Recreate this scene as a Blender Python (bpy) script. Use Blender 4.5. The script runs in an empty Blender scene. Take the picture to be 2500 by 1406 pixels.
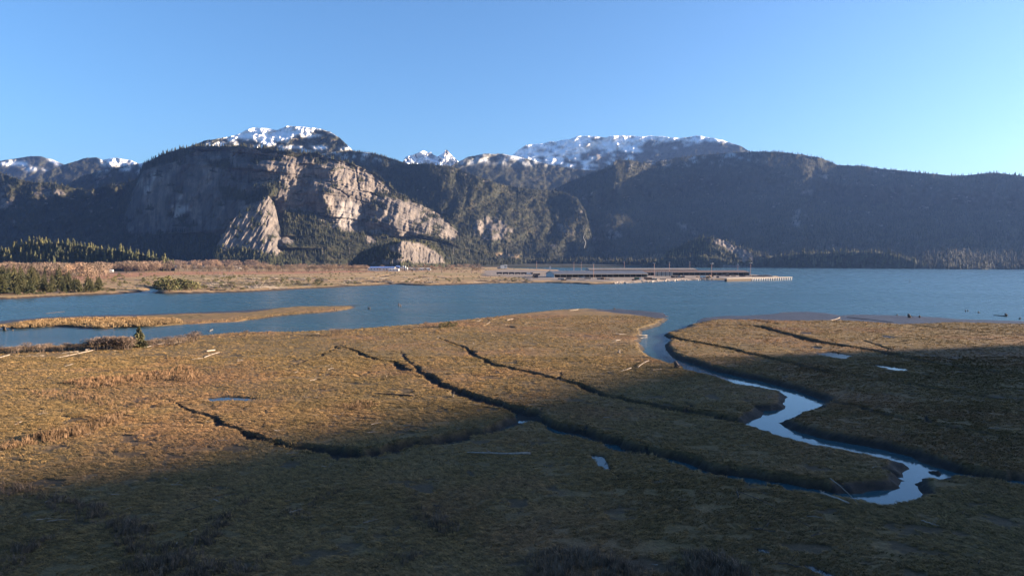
import bpy, math, random
import numpy as np
from mathutils import Vector, Matrix, Euler

random.seed(11)
rng = np.random.default_rng(11)
sc = bpy.context.scene
COL = sc.collection
PI = math.pi

# ------------------------------------------------------------------ camera, sky, sun, exposure
HC = 30.0                      # a drone 30 m above the water
FPX = 1689.0                   # focal length in photograph pixels (2500 wide)
PITCH = math.atan(68.0 / FPX)
cam_d = bpy.data.cameras.new("camera")
cam_d.sensor_width = 36.0
cam_d.lens = 36.0 * FPX / 2500.0
cam_d.clip_start = 0.5
cam_d.clip_end = 60000.0
cam = bpy.data.objects.new("camera", cam_d)
cam.location = (0, 0, HC)
cam.rotation_euler = (PI / 2 - PITCH, 0, 0)
COL.objects.link(cam)
sc.camera = cam

SUN_EL, SUN_AZ = math.radians(11.3), math.radians(87.0)     # azimuth from +Y (view axis) towards +X
SUN_VEC = Vector((math.sin(SUN_AZ) * math.cos(SUN_EL), math.cos(SUN_AZ) * math.cos(SUN_EL), math.sin(SUN_EL)))
world = bpy.data.worlds.new("World")
sc.world = world
world.use_nodes = True
wn = world.node_tree
bg = wn.nodes["Background"]
sky = wn.nodes.new("ShaderNodeTexSky")
sky.sky_type = 'NISHITA'
sky.sun_disc = False
sky.sun_elevation = SUN_EL
sky.sun_rotation = SUN_AZ
sky.altitude = 0
sky.air_density = 1.0
sky.dust_density = 1.6
sky.ozone_density = 5.0
wn.links.new(sky.outputs[0], bg.inputs[0])
bg.inputs[1].default_value = 0.058
sun_d = bpy.data.lights.new("sun", 'SUN')
sun_d.energy = 5.0
sun_d.angle = math.radians(0.53)
sun_d.color = (1.0, 0.78, 0.56)
sun = bpy.data.objects.new("sun", sun_d)
sun.rotation_euler = SUN_VEC.to_track_quat('Z', 'Y').to_euler()
COL.objects.link(sun)
sc.view_settings.view_transform = 'Standard'
sc.view_settings.look = 'None'
sc.view_settings.gamma = 1.0
sc.view_settings.use_curve_mapping = False
sc.view_settings.exposure = 2.42
sc.render.engine = 'CYCLES'
sc.cycles.use_denoising = True
sc.cycles.max_bounces = 6
sc.cycles.diffuse_bounces = 2
sc.cycles.glossy_bounces = 2
sc.cycles.volume_bounces = 0

# ------------------------------------------------------------------ helpers
CP, SP = math.cos(PITCH), math.sin(PITCH)

def ray(px, py):
    px = np.asarray(px, float); py = np.asarray(py, float)
    a = (px - 1250.0) / FPX
    b = -(py - 703.0) / FPX
    return a, CP + b * SP, -SP + b * CP

def ground(px, py, z=0.0):
    dx, dy, dz = ray(px, py)
    t = (z - HC) / dz
    return dx * t, dy * t

def at_depth(px, py, D):
    dx, dy, dz = ray(px, py)
    t = D / dy
    return dx * t, D + 0 * dx, HC + dz * t

def _hash(ix, iy, seed):
    h = (ix * 374761393 + iy * 668265263 + seed * 1274126177) & 0xffffffff
    h = ((h ^ (h >> 13)) * 1274126177) & 0xffffffff
    return ((h ^ (h >> 16)) & 0xffff) / 65535.0

def vnoise(x, y, seed=0):
    x = np.asarray(x, float); y = np.asarray(y, float)
    fx = np.floor(x); fy = np.floor(y)
    ix = fx.astype(np.int64); iy = fy.astype(np.int64)
    u = x - fx; v = y - fy
    u = u * u * u * (u * (u * 6 - 15) + 10); v = v * v * v * (v * (v * 6 - 15) + 10)
    a = _hash(ix, iy, seed); b = _hash(ix + 1, iy, seed)
    c = _hash(ix, iy + 1, seed); d = _hash(ix + 1, iy + 1, seed)
    return (a + (b - a) * u) * (1 - v) + (c + (d - c) * u) * v

def fbm(x, y, oct=4, seed=0, gain=0.5):
    s = 0; a = 1.0; tot = 0
    for o in range(oct):
        s = s + a * (vnoise(x, y, seed + o * 17) * 2 - 1); tot += a
        x = x * 2.03 + 11.7; y = y * 2.03 + 5.3; a *= gain
    return s / tot

def ridged(x, y, oct=4, seed=0, gain=0.5):
    s = 0; a = 1.0; tot = 0
    for o in range(oct):
        n = 1 - np.abs(vnoise(x, y, seed + o * 17) * 2 - 1)
        s = s + a * n * n; tot += a
        x = x * 2.03 + 3.7; y = y * 2.03 + 9.3; a *= gain
    return s / tot

def sstep(a, b, x):
    t = np.clip((x - a) / (b - a), 0, 1)
    return t * t * (3 - 2 * t)

def in_poly(X, Y, poly):
    poly = np.asarray(poly, float)
    inside = np.zeros(np.shape(X), bool)
    n = len(poly)
    for i in range(n):
        x1, y1 = poly[i]; x2, y2 = poly[(i + 1) % n]
        if y1 == y2: continue
        c = (Y >= min(y1, y2)) & (Y < max(y1, y2))
        inside ^= c & (X < x1 + (Y - y1) * (x2 - x1) / (y2 - y1))
    return inside

def seg_dist(X, Y, x1, y1, x2, y2):
    dx, dy = x2 - x1, y2 - y1
    t = np.clip(((X - x1) * dx + (Y - y1) * dy) / (dx * dx + dy * dy + 1e-9), 0, 1)
    return np.hypot(X - x1 - t * dx, Y - y1 - t * dy), t

def poly_sd(X, Y, poly, cap=60.0):
    """signed distance to a polygon, positive inside"""
    poly = np.asarray(poly, float); n = len(poly)
    d = np.full(np.shape(X), cap)
    for i in range(n):
        x1, y1 = poly[i]; x2, y2 = poly[(i + 1) % n]
        m = (X > min(x1, x2) - cap) & (X < max(x1, x2) + cap) & (Y > min(y1, y2) - cap) & (Y < max(y1, y2) + cap)
        if not m.any(): continue
        dd, _ = seg_dist(X[m], Y[m], x1, y1, x2, y2)
        d[m] = np.minimum(d[m], dd)
    return np.where(in_poly(X, Y, poly), d, -d)

def link_mesh(name, verts, faces, mat=None, parent=None, smooth=False, attrs=None):
    me = bpy.data.meshes.new(name)
    verts = np.asarray(verts, np.float32).reshape(-1, 3)
    if isinstance(faces, np.ndarray):
        nf, k = faces.shape
        me.vertices.add(len(verts)); me.vertices.foreach_set("co", verts.ravel())
        me.loops.add(nf * k); me.loops.foreach_set("vertex_index", faces.astype(np.int32).ravel())
        me.polygons.add(nf)
        me.polygons.foreach_set("loop_start", np.arange(0, nf * k, k, dtype=np.int32))
        me.update(calc_edges=True)
    else:
        me.from_pydata(verts.tolist(), [], faces)
    if smooth and len(me.polygons):
        me.polygons.foreach_set("use_smooth", np.ones(len(me.polygons), bool))
    for k_, v_ in (attrs or {}).items():
        at = me.attributes.new(k_, 'FLOAT', 'POINT')
        at.data.foreach_set("value", np.asarray(v_, np.float32).ravel())
    me.update()
    if mat: me.materials.append(mat)
    o = bpy.data.objects.new(name, me)
    COL.objects.link(o)
    if parent: o.parent = parent
    return o

def tag(o, label=None, cat=None, group=None, kind=None):
    if label: o["label"] = label
    if cat: o["category"] = cat
    if group: o["group"] = group
    if kind: o["kind"] = kind
    return o

def empty(name, loc=(0, 0, 0), rz=0.0):
    o = bpy.data.objects.new(name, None)
    o.location = loc; o.rotation_euler = (0, 0, rz)
    o.empty_display_size = 0.5
    COL.objects.link(o)
    return o

def copy_tree(o, parent=None):
    c = o.copy(); COL.objects.link(c); c.parent = parent
    for ch in o.children: copy_tree(ch, c)
    return c

class MB:
    """collects simple solids for ONE mesh"""
    def __init__(s): s.v = []; s.f = []
    def add(s, v, f):
        k = len(s.v); s.v += [tuple(p) for p in v]; s.f += [tuple(i + k for i in q) for q in f]
    def box(s, c, size, rz=0.0):
        x, y, z = [q / 2 for q in size]; cr, sr = math.cos(rz), math.sin(rz)
        v = []
        for dz in (-z, z):
            for dx, dy in ((-x, -y), (x, -y), (x, y), (-x, y)):
                v.append((c[0] + dx * cr - dy * sr, c[1] + dx * sr + dy * cr, c[2] + dz))
        s.add(v, [(3, 2, 1, 0), (4, 5, 6, 7), (0, 1, 5, 4), (1, 2, 6, 5), (2, 3, 7, 6), (3, 0, 4, 7)])
    def tube(s, pts, rad, n=7, cap=True):
        pts = [Vector(p) for p in pts]; k = len(s.v)
        for i, p in enumerate(pts):
            t = (pts[min(i + 1, len(pts) - 1)] - pts[max(i - 1, 0)]).normalized()
            u = t.cross(Vector((0, 0, 1)))
            if u.length < 0.05: u = t.cross(Vector((0, 1, 0)))
            u.normalize(); w = t.cross(u)
            r = rad[i] if hasattr(rad, '__len__') else rad
            for j in range(n):
                a = 2 * PI * j / n
                q = p + (u * math.cos(a) + w * math.sin(a)) * r
                s.v.append(tuple(q))
        for i in range(len(pts) - 1):
            for j in range(n):
                a = k + i * n + j; b = k + i * n + (j + 1) % n
                s.f.append((a, b, b + n, a + n))
        if cap:
            s.f.append(tuple(k + j for j in range(n))[::-1])
            e = k + (len(pts) - 1) * n
            s.f.append(tuple(e + j for j in range(n)))
    def tri(s, a, b, c):
        k = len(s.v); s.v += [tuple(a), tuple(b), tuple(c)]; s.f.append((k, k + 1, k + 2))
    def quad(s, a, b, c, d):
        k = len(s.v); s.v += [tuple(a), tuple(b), tuple(c), tuple(d)]; s.f.append((k, k + 1, k + 2, k + 3))
    def build(s, name, mat, parent=None, smooth=False):
        return link_mesh(name, s.v, s.f, mat, parent, smooth)
    def mesh(s, name, mat):
        me = bpy.data.meshes.new(name); me.from_pydata(s.v, [], s.f); me.materials.append(mat); me.update(); return me

# ------------------------------------------------------------------ materials
class NT:
    def __init__(s, name):
        s.m = bpy.data.materials.new(name); s.m.use_nodes = True
        s.t = s.m.node_tree; s.b = s.t.nodes["Principled BSDF"]
        s.b.inputs["Specular IOR Level"].default_value = 0.2
        s.b.inputs["Roughness"].default_value = 0.9
        s._pos = None
    def n(s, typ, **kw):
        nd = s.t.nodes.new(typ)
        for k, v in kw.items(): setattr(nd, k, v)
        return nd
    def L(s, a, b): s.t.links.new(a, b)
    def pos(s):
        if s._pos is None: s._pos = s.n("ShaderNodeNewGeometry").outputs["Position"]
        return s._pos
    def noise(s, scale, detail=3.0, rough=0.55, stretch=None, vec=None):
        v = vec or s.pos()
        if stretch:
            mp = s.n("ShaderNodeMapping"); mp.inputs["Scale"].default_value = stretch
            s.L(v, mp.inputs["Vector"]); v = mp.outputs[0]
        nd = s.n("ShaderNodeTexNoise")
        nd.inputs["Scale"].default_value = scale; nd.inputs["Detail"].default_value = detail
        nd.inputs["Roughness"].default_value = rough
        s.L(v, nd.inputs["Vector"])
        return nd.outputs["Fac"]
    def ramp(s, fac, stops, interp='LINEAR'):
        r = s.n("ShaderNodeValToRGB"); r.color_ramp.interpolation = interp
        e = r.color_ramp.elements
        while len(e) < len(stops): e.new(0.5)
        for q, (p, c) in zip(e, stops):
            q.position = p; q.color = (*c, 1) if hasattr(c, '__len__') else (c, c, c, 1)
        s.L(fac, r.inputs[0]); return r.outputs[0]
    def mix(s, fac, a, b, mode='MIX'):
        m = s.n("ShaderNodeMixRGB", blend_type=mode)
        for sock, v in ((m.inputs[0], fac), (m.inputs[1], a), (m.inputs[2], b)):
            if hasattr(v, 'links'): s.L(v, sock)
            elif hasattr(v, '__len__'): sock.default_value = (*v, 1)
            else: sock.default_value = v if sock == m.inputs[0] else (v, v, v, 1)
        return m.outputs[0]
    def attr(s, name):
        a = s.n("ShaderNodeAttribute", attribute_name=name); return a.outputs["Fac"]
    def rand(s): return s.n("ShaderNodeObjectInfo").outputs["Random"]
    def color(s, c):
        if hasattr(c, 'links'): s.L(c, s.b.inputs["Base Color"])
        else: s.b.inputs["Base Color"].default_value = (*c, 1)
    def bump(s, h, strength, dist):
        b = s.n("ShaderNodeBump"); b.inputs["Strength"].default_value = strength; b.inputs["Distance"].default_value = dist
        s.L(h, b.inputs["Height"]); s.L(b.outputs[0], s.b.inputs["Normal"])

def simple(name, c, var=0.25, scale=1.0, rough=0.85, bump=None, spec=0.2):
    t = NT(name)
    n = t.noise(scale, 4)
    lo = tuple(q * (1 - var) for q in c); hi = tuple(min(1, q * (1 + var)) for q in c)
    t.color(t.ramp(n, [(0.3, lo), (0.7, hi)]))
    t.b.inputs["Roughness"].default_value = rough
    t.b.inputs["Specular IOR Level"].default_value = spec
    if bump: t.bump(t.noise(bump[0], 4), bump[1], bump[2])
    return t.m

def marsh_color(t):
    big = t.noise(0.022, 4, 0.6)
    mid = t.noise(0.11, 4, 0.6)
    fine = t.noise(2.0, 4, 0.7, stretch=(0.7, 1.0, 1.0))
    vf = t.noise(6.5, 3, 0.75, stretch=(0.7, 1.0, 1.0))
    a = t.ramp(big, [(0.37, (0.156, 0.112, 0.047)), (0.5, (0.202, 0.138, 0.062)), (0.63, (0.245, 0.140, 0.075))])
    b = t.ramp(mid, [(0.32, (0.138, 0.103, 0.044)), (0.5, (0.186, 0.129, 0.060)), (0.7, (0.222, 0.160, 0.088))])
    c = t.mix(0.35, a, b)
    d = t.ramp(fine, [(0.3, 0.6), (0.5, 1.0), (0.72, 1.25)])
    c = t.mix(1.0, c, d, 'MULTIPLY')
    e = t.ramp(vf, [(0.3, 0.55), (0.5, 1.0), (0.7, 1.3)])
    return t.mix(1.0, c, e, 'MULTIPLY'), fine, vf

def make_marsh_mat():
    t = NT("marsh_ground")
    c, fine, vf = marsh_color(t)
    c = t.mix(1.0, c, (.74, .74, .76), 'MULTIPLY')
    mudn = t.noise(0.6, 5, 0.65)
    mud = t.ramp(mudn, [(0.3, (0.016, 0.014, 0.012)), (0.6, (0.034, 0.028, 0.024)), (0.75, (0.055, 0.045, 0.039))])
    c = t.mix(t.attr("mud"), c, mud)
    flat = t.ramp(t.noise(0.35, 5, 0.65, stretch=(0.35, 1, 1)), [(0.3, (0.030, 0.028, 0.029)), (0.7, (0.062, 0.055, 0.054))])
    c = t.mix(t.attr("mudflat"), c, flat)
    t.color(c)
    r = t.mix(t.attr("mudflat"), t.mix(t.attr("mud"), 0.95, 0.8), 0.45); t.L(r, t.b.inputs["Roughness"])
    hgt = t.mix(0.5, fine, vf)
    t.bump(hgt, 0.9, 0.28)
    return t.m

def make_grass_mat():
    t = NT("sedge_grass")
    c, fine, vf = marsh_color(t)
    r = t.ramp(t.rand(), [(0.0, (0.45, 0.48, 0.45)), (0.5, (1.0, 1.0, 1.0)), (1.0, (1.65, 1.5, 1.3))])
    t.color(t.mix(1.0, c, r, 'MULTIPLY'))
    t.b.inputs["Roughness"].default_value = 0.8
    return t.m

def make_mountain_mat():
    t = NT("mountain_surface")
    streak = t.noise(0.035, 5, 0.6, stretch=(1.0, 1.0, 0.16))
    blot = t.noise(0.012, 5, 0.6)
    fine = t.noise(0.11, 5, 0.65, stretch=(1, 1, 0.4))
    rk = t.ramp(streak, [(0.3, (0.036, 0.033, 0.033)), (0.48, (0.108, 0.094, 0.086)), (0.7, (0.185, 0.16, 0.14))])
    rk2 = t.ramp(blot, [(0.34, (0.045, 0.041, 0.04)), (0.5, (0.118, 0.102, 0.092)), (0.7, (0.19, 0.16, 0.138))])
    rk = t.mix(0.5, rk, rk2)
    rk = t.mix(1.0, rk, t.ramp(fine, [(0.3, 0.55), (0.5, 1.0), (0.7, 1.35)]), 'MULTIPLY')
    rk = t.mix(t.attr("scar"), rk, (0.30, 0.28, 0.27))
    rk = t.mix(t.attr("stain_shade"), rk, (0.04, 0.039, 0.039))
    fl = t.ramp(t.noise(0.02, 5, 0.65), [(0.3, (0.012, 0.015, 0.008)), (0.5, (0.022, 0.023, 0.012)), (0.7, (0.04, 0.034, 0.02))])
    c = t.mix(t.attr("rock"), fl, rk)
    gr = t.ramp(t.noise(0.05, 4), [(0.3, (0.14, 0.10, 0.06)), (0.7, (0.27, 0.20, 0.125))])
    c = t.mix(t.attr("grass"), c, gr)
    c = t.mix(t.attr("snow"), c, (0.82, 0.84, 0.87))
    t.color(c)
    t.bump(t.mix(0.4, streak, fine), 0.8, 6.0)
    return t.m

def make_conifer_mat(name, dark, light):
    t = NT(name)
    r = t.rand()
    c = t.ramp(r, [(0.0, dark), (0.55, tuple((a + b) / 2 for a, b in zip(dark, light))), (1.0, light)])
    n = t.noise(0.8, 3)
    c = t.mix(1.0, c, t.ramp(n, [(0.3, 0.6), (0.7, 1.35)]), 'MULTIPLY')
    c = t.mix(1.0, c, t.ramp(t.noise(0.006, 4, .6), [(0.35, (.6, .65, .7)), (0.5, (1, 1, 1)), (0.65, (1.6, 1.4, 1.2))]), 'MULTIPLY')
    t.color(c); t.b.inputs["Roughness"].default_value = 0.75
    return t.m

def make_water_mat():
    t = NT("river_water")
    t.color((0.028, 0.072, 0.088))
    b = t.b
    b.inputs["Roughness"].default_value = 0.09
    b.inputs["Specular IOR Level"].default_value = 0.5
    b.inputs["IOR"].default_value = 1.33
    w1 = t.noise(0.5, 4, 0.6, stretch=(0.6, 1.2, 1))
    w2 = t.noise(0.03, 3, 0.55, stretch=(0.35, 1.4, 1))
    amp = t.ramp(t.noise(0.006, 3, 0.5, stretch=(0.4, 1.6, 1)), [(0.35, 0.6), (0.6, 1.0)])
    h = t.mix(1.0, w1, amp, 'MULTIPLY')
    sp = t.n("ShaderNodeSeparateXYZ"); t.L(t.pos(), sp.inputs[0])
    mr = t.n("ShaderNodeMapRange", interpolation_type='SMOOTHSTEP'); mr.inputs["From Min"].default_value = 190; mr.inputs["From Max"].default_value = 330
    t.L(sp.outputs[1], mr.inputs["Value"])               # the creek is sheltered and calm, the river and sound are ruffled
    h = t.mix(1.0, h, mr.outputs[0], 'MULTIPLY')
    t.bump(h, 0.9, 0.85)
    rr = t.ramp(w2, [(0.3, 0.20), (0.7, 0.30)])
    rr = t.mix(mr.outputs[0], 0.03, rr)
    t.L(rr, b.inputs["Roughness"])
    return t.m

def make_pond_mat():
    t = NT("still_water")
    t.color((0.01, 0.014, 0.016)); t.b.inputs["Roughness"].default_value = 0.10
    t.b.inputs["Specular IOR Level"].default_value = 0.5; t.b.inputs["IOR"].default_value = 1.33
    t.bump(t.noise(0.8, 2), 0.02, 0.2)
    return t.m

def make_wood_mat(name, dark, light):
    t = NT(name)
    n = t.noise(2.2, 5, 0.65)
    r = t.ramp(t.rand(), [(0.0, 0.72), (1.0, 1.2)])
    c = t.mix(1.0, t.ramp(n, [(0.3, dark), (0.7, light)]), r, 'MULTIPLY')
    t.color(c); t.bump(t.noise(9.0, 3), 0.4, 0.03)
    return t.m

M = {}
M['marsh'] = make_marsh_mat()
M['grass'] = make_grass_mat()
M['mountain'] = make_mountain_mat()
M['conifer'] = make_conifer_mat("conifer_needles", (0.011, 0.016, 0.008), (0.036, 0.038, 0.018))
M['spruce'] = make_conifer_mat("spruce_needles", (0.032, 0.036, 0.016), (0.088, 0.082, 0.038))
M['shrubgreen'] = make_conifer_mat("shrub_leaves", (0.05, 0.055, 0.022), (0.12, 0.11, 0.05))
M['twig'] = make_conifer_mat("bare_twigs", (0.105, 0.075, 0.057), (0.20, 0.145, 0.108))
M['twig_dark'] = make_conifer_mat("dark_twigs", (0.09, 0.065, 0.045), (0.17, 0.125, 0.085))
M['reed'] = make_conifer_mat("dry_reeds", (0.13, 0.082, 0.046), (0.26, 0.160, 0.088))
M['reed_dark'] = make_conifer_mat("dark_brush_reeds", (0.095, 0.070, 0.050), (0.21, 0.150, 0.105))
M['sedge_pale'] = make_conifer_mat("pale_reeds", (0.14, 0.094, 0.046), (0.26, 0.175, 0.092))
M['hillconifer'] = make_conifer_mat("hill_conifer_needles", (0.020, 0.026, 0.011), (0.078, 0.078, 0.034))
M['bark'] = simple("bark", (0.09, 0.065, 0.05), 0.35, 1.5)
M['wood'] = make_wood_mat("bleached_driftwood", (0.16, 0.13, 0.105), (0.34, 0.29, 0.24))
M['wood_dark'] = make_wood_mat("wet_dark_driftwood", (0.045, 0.036, 0.03), (0.12, 0.095, 0.08))
M['water'] = make_water_mat()
M['pond'] = make_pond_mat()
M['white'] = simple("white_paint", (0.55, 0.54, 0.52), 0.06, 0.3)
M['bluepaint'] = simple("blue_paint", (0.09, 0.16, 0.36), 0.12, 0.4)
M['greymetal'] = simple("grey_cladding", (0.26, 0.265, 0.26), 0.10, 0.25)
M['roofblue'] = simple("blue_grey_roof", (0.085, 0.092, 0.11), 0.15, 0.1, rough=0.6)
M['rooftan'] = simple("sandy_roof", (0.17, 0.14, 0.115), 0.2, 0.1)
M['roofbrown'] = simple("rusty_roof", (0.11, 0.07, 0.055), 0.25, 0.2)
M['concrete'] = simple("concrete", (0.26, 0.235, 0.205), 0.15, 0.5)
M['dark'] = simple("dark_interior", (0.025, 0.025, 0.027), 0.2, 0.5)
M['glass'] = simple("window_glass", (0.03, 0.035, 0.04), 0.1, 0.5, rough=0.1, spec=0.5)
M['palewall'] = simple("pale_cladding", (0.46, 0.46, 0.44), 0.08, 0.25)
M['mast'] = simple("red_oxide_mast", (0.27, 0.175, 0.15), 0.15, 0.4)
M['cargreen'] = simple("green_steel", (0.07, 0.16, 0.08), 0.15, 0.6)
M['orange'] = simple("orange_paint", (0.55, 0.26, 0.10), 0.15, 0.6)
M['gravel'] = simple("gravel", (0.34, 0.29, 0.25), 0.2, 0.2)
M['rockpile'] = simple("riprap_stone", (0.33, 0.29, 0.26), 0.35, 0.4, bump=(1.0, 0.6, 0.4))
M['rust'] = simple("dark_railcar", (0.06, 0.05, 0.05), 0.3, 0.4)

# ------------------------------------------------------------------ water and ground
def grid_faces(nr, nc):
    i = np.arange(nr - 1)[:, None] * nc + np.arange(nc - 1)[None, :]
    return np.stack([i, i + 1, i + nc + 1, i + nc], -1).reshape(-1, 4)

xs = np.array([-9000, -3000, -800, 0, 800, 3000, 9000.0]); ys_ = np.array([-2500, -400, 0, 400, 1200, 3000, 9000.0])
gx, gy = np.meshgrid(xs, ys_)
wat = link_mesh("water", np.stack([gx, gy, 0 * gx], -1).reshape(-1, 3), grid_faces(7, 7), M['water'])
tag(wat, "calm blue river and sound between the marshes and the mountains", "water", kind="structure")
bed = link_mesh("seabed", [(-9000, -2500, -6), (9000, -2500, -6), (9000, 9000, -6), (-9000, 9000, -6)], [(0, 1, 2, 3)],
                simple("silt", (0.05, 0.045, 0.04)))
tag(bed, kind="structure")

def wpoly(pts, z=0.0):
    """photograph pixels (x, y[, height]) -> plan points"""
    out = []
    for p in pts:
        out.append(tuple(float(q) for q in ground(p[0], p[1], p[2] if len(p) > 2 else z)))
    return out

N = 1.25      # marsh-top height used where a bank hides the water in front of it
NEAR_PX = [(-420, 893), (-200, 876), (0, 857), (120, 852), (230, 846), (320, 843), (400, 836), (450, 829), (500, 825), (557, 819), (663, 817),
    (740, 816), (813, 813), (880, 808), (950, 803), (1036, 796), (1100, 790), (1177, 782), (1240, 773), (1297, 767), (1350, 762), (1410, 758), (1489, 756),
    (1513, 755), (1570, 759), (1619, 764), (1630, 772), (1626, 782), (1604, 797), (1585, 803), (1567, 808), (1573, 818), (1562, 826), (1567, 834), (1556, 838),
    (1570, 854), (1598, 871, N), (1627, 880, N), (1669, 892, N), (1689, 902, N), (1726, 911, N), (1772, 921, N), (1812, 935, N), (1857, 943, N),
    (1894, 953, .8), (1914, 965), (1913, 973), (1908, 982), (1917, 997), (1897, 1004), (1860, 1004), (1864, 1016), (1837, 1025), (1820, 1030, .6),
    (1843, 1035, N), (1894, 1050, N), (1942, 1066, N), (2013, 1083, N), (2080, 1093, N), (2136, 1107, N), (2180, 1119, .9), (2198, 1126, .4), (2209, 1134), (2212, 1145), (2203, 1154),
    (2203, 1164), (2186, 1165), (2214, 1175), (2189, 1181), (2198, 1189), (2164, 1193), (2116, 1200), (2080, 1201.5), (2060, 1200, .5),
    (2094, 1212, N), (2115, 1215, N), (2136, 1210, N), (2192, 1207, N), (2225, 1200, N), (2250, 1199, .9), (2245, 1179, .4), (2259, 1162, .3), (2276, 1164, .4), (2307, 1170, .8),
    (2290, 1152, .3), (2272, 1146, .3), (2271, 1143, .2), (2293, 1144, .3), (2326, 1151, .4), (2362, 1156, .5), (2318, 1148), (2276, 1137), (2259, 1129), (2220, 1113), (2150, 1098), (2066, 1081),
    (2018, 1073), (1953, 1056), (1936, 1046), (1911, 1032), (1936, 1027), (1937, 1020), (1948, 1014), (1976, 1009), (2010, 1003), (2002, 995), (2005, 990),
    (2013, 986), (2008, 980), (1982, 970), (1956, 960), (1914, 944), (1885, 939), (1826, 926), (1786, 916), (1741, 905), (1684, 888), (1641, 871),
    (1627, 857), (1624, 845), (1630, 837), (1636, 828), (1630, 823), (1621, 818), (1638, 810), (1669, 800), (1695, 791), (1701, 784), (1712, 777),
    (1760, 772), (1830, 770), (1892, 766), (1910, 763), (1972, 761), (2020, 765), (2054, 770), (2082, 768), (2188, 770), (2248, 773), (2344, 779), (2404, 781), (2500, 784),
    (2700, 790), (3000, 798), (3000, 1700), (-420, 1700)]
NEAR = wpoly(NEAR_PX)
MUDFLAT = [wpoly(q, .4) for q in (
    [(1400, 761), (1490, 753), (1640, 758), (1645, 775), (1600, 781), (1540, 770), (1480, 763)],
    [(1640, 815), (1700, 792), (1745, 782), (1860, 784), (1905, 786), (1960, 786), (2040, 785), (2120, 788), (2200, 795), (2330, 790), (2500, 795), (2900, 806), (2900, 770), (2050, 755), (1690, 770)],)]
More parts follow.
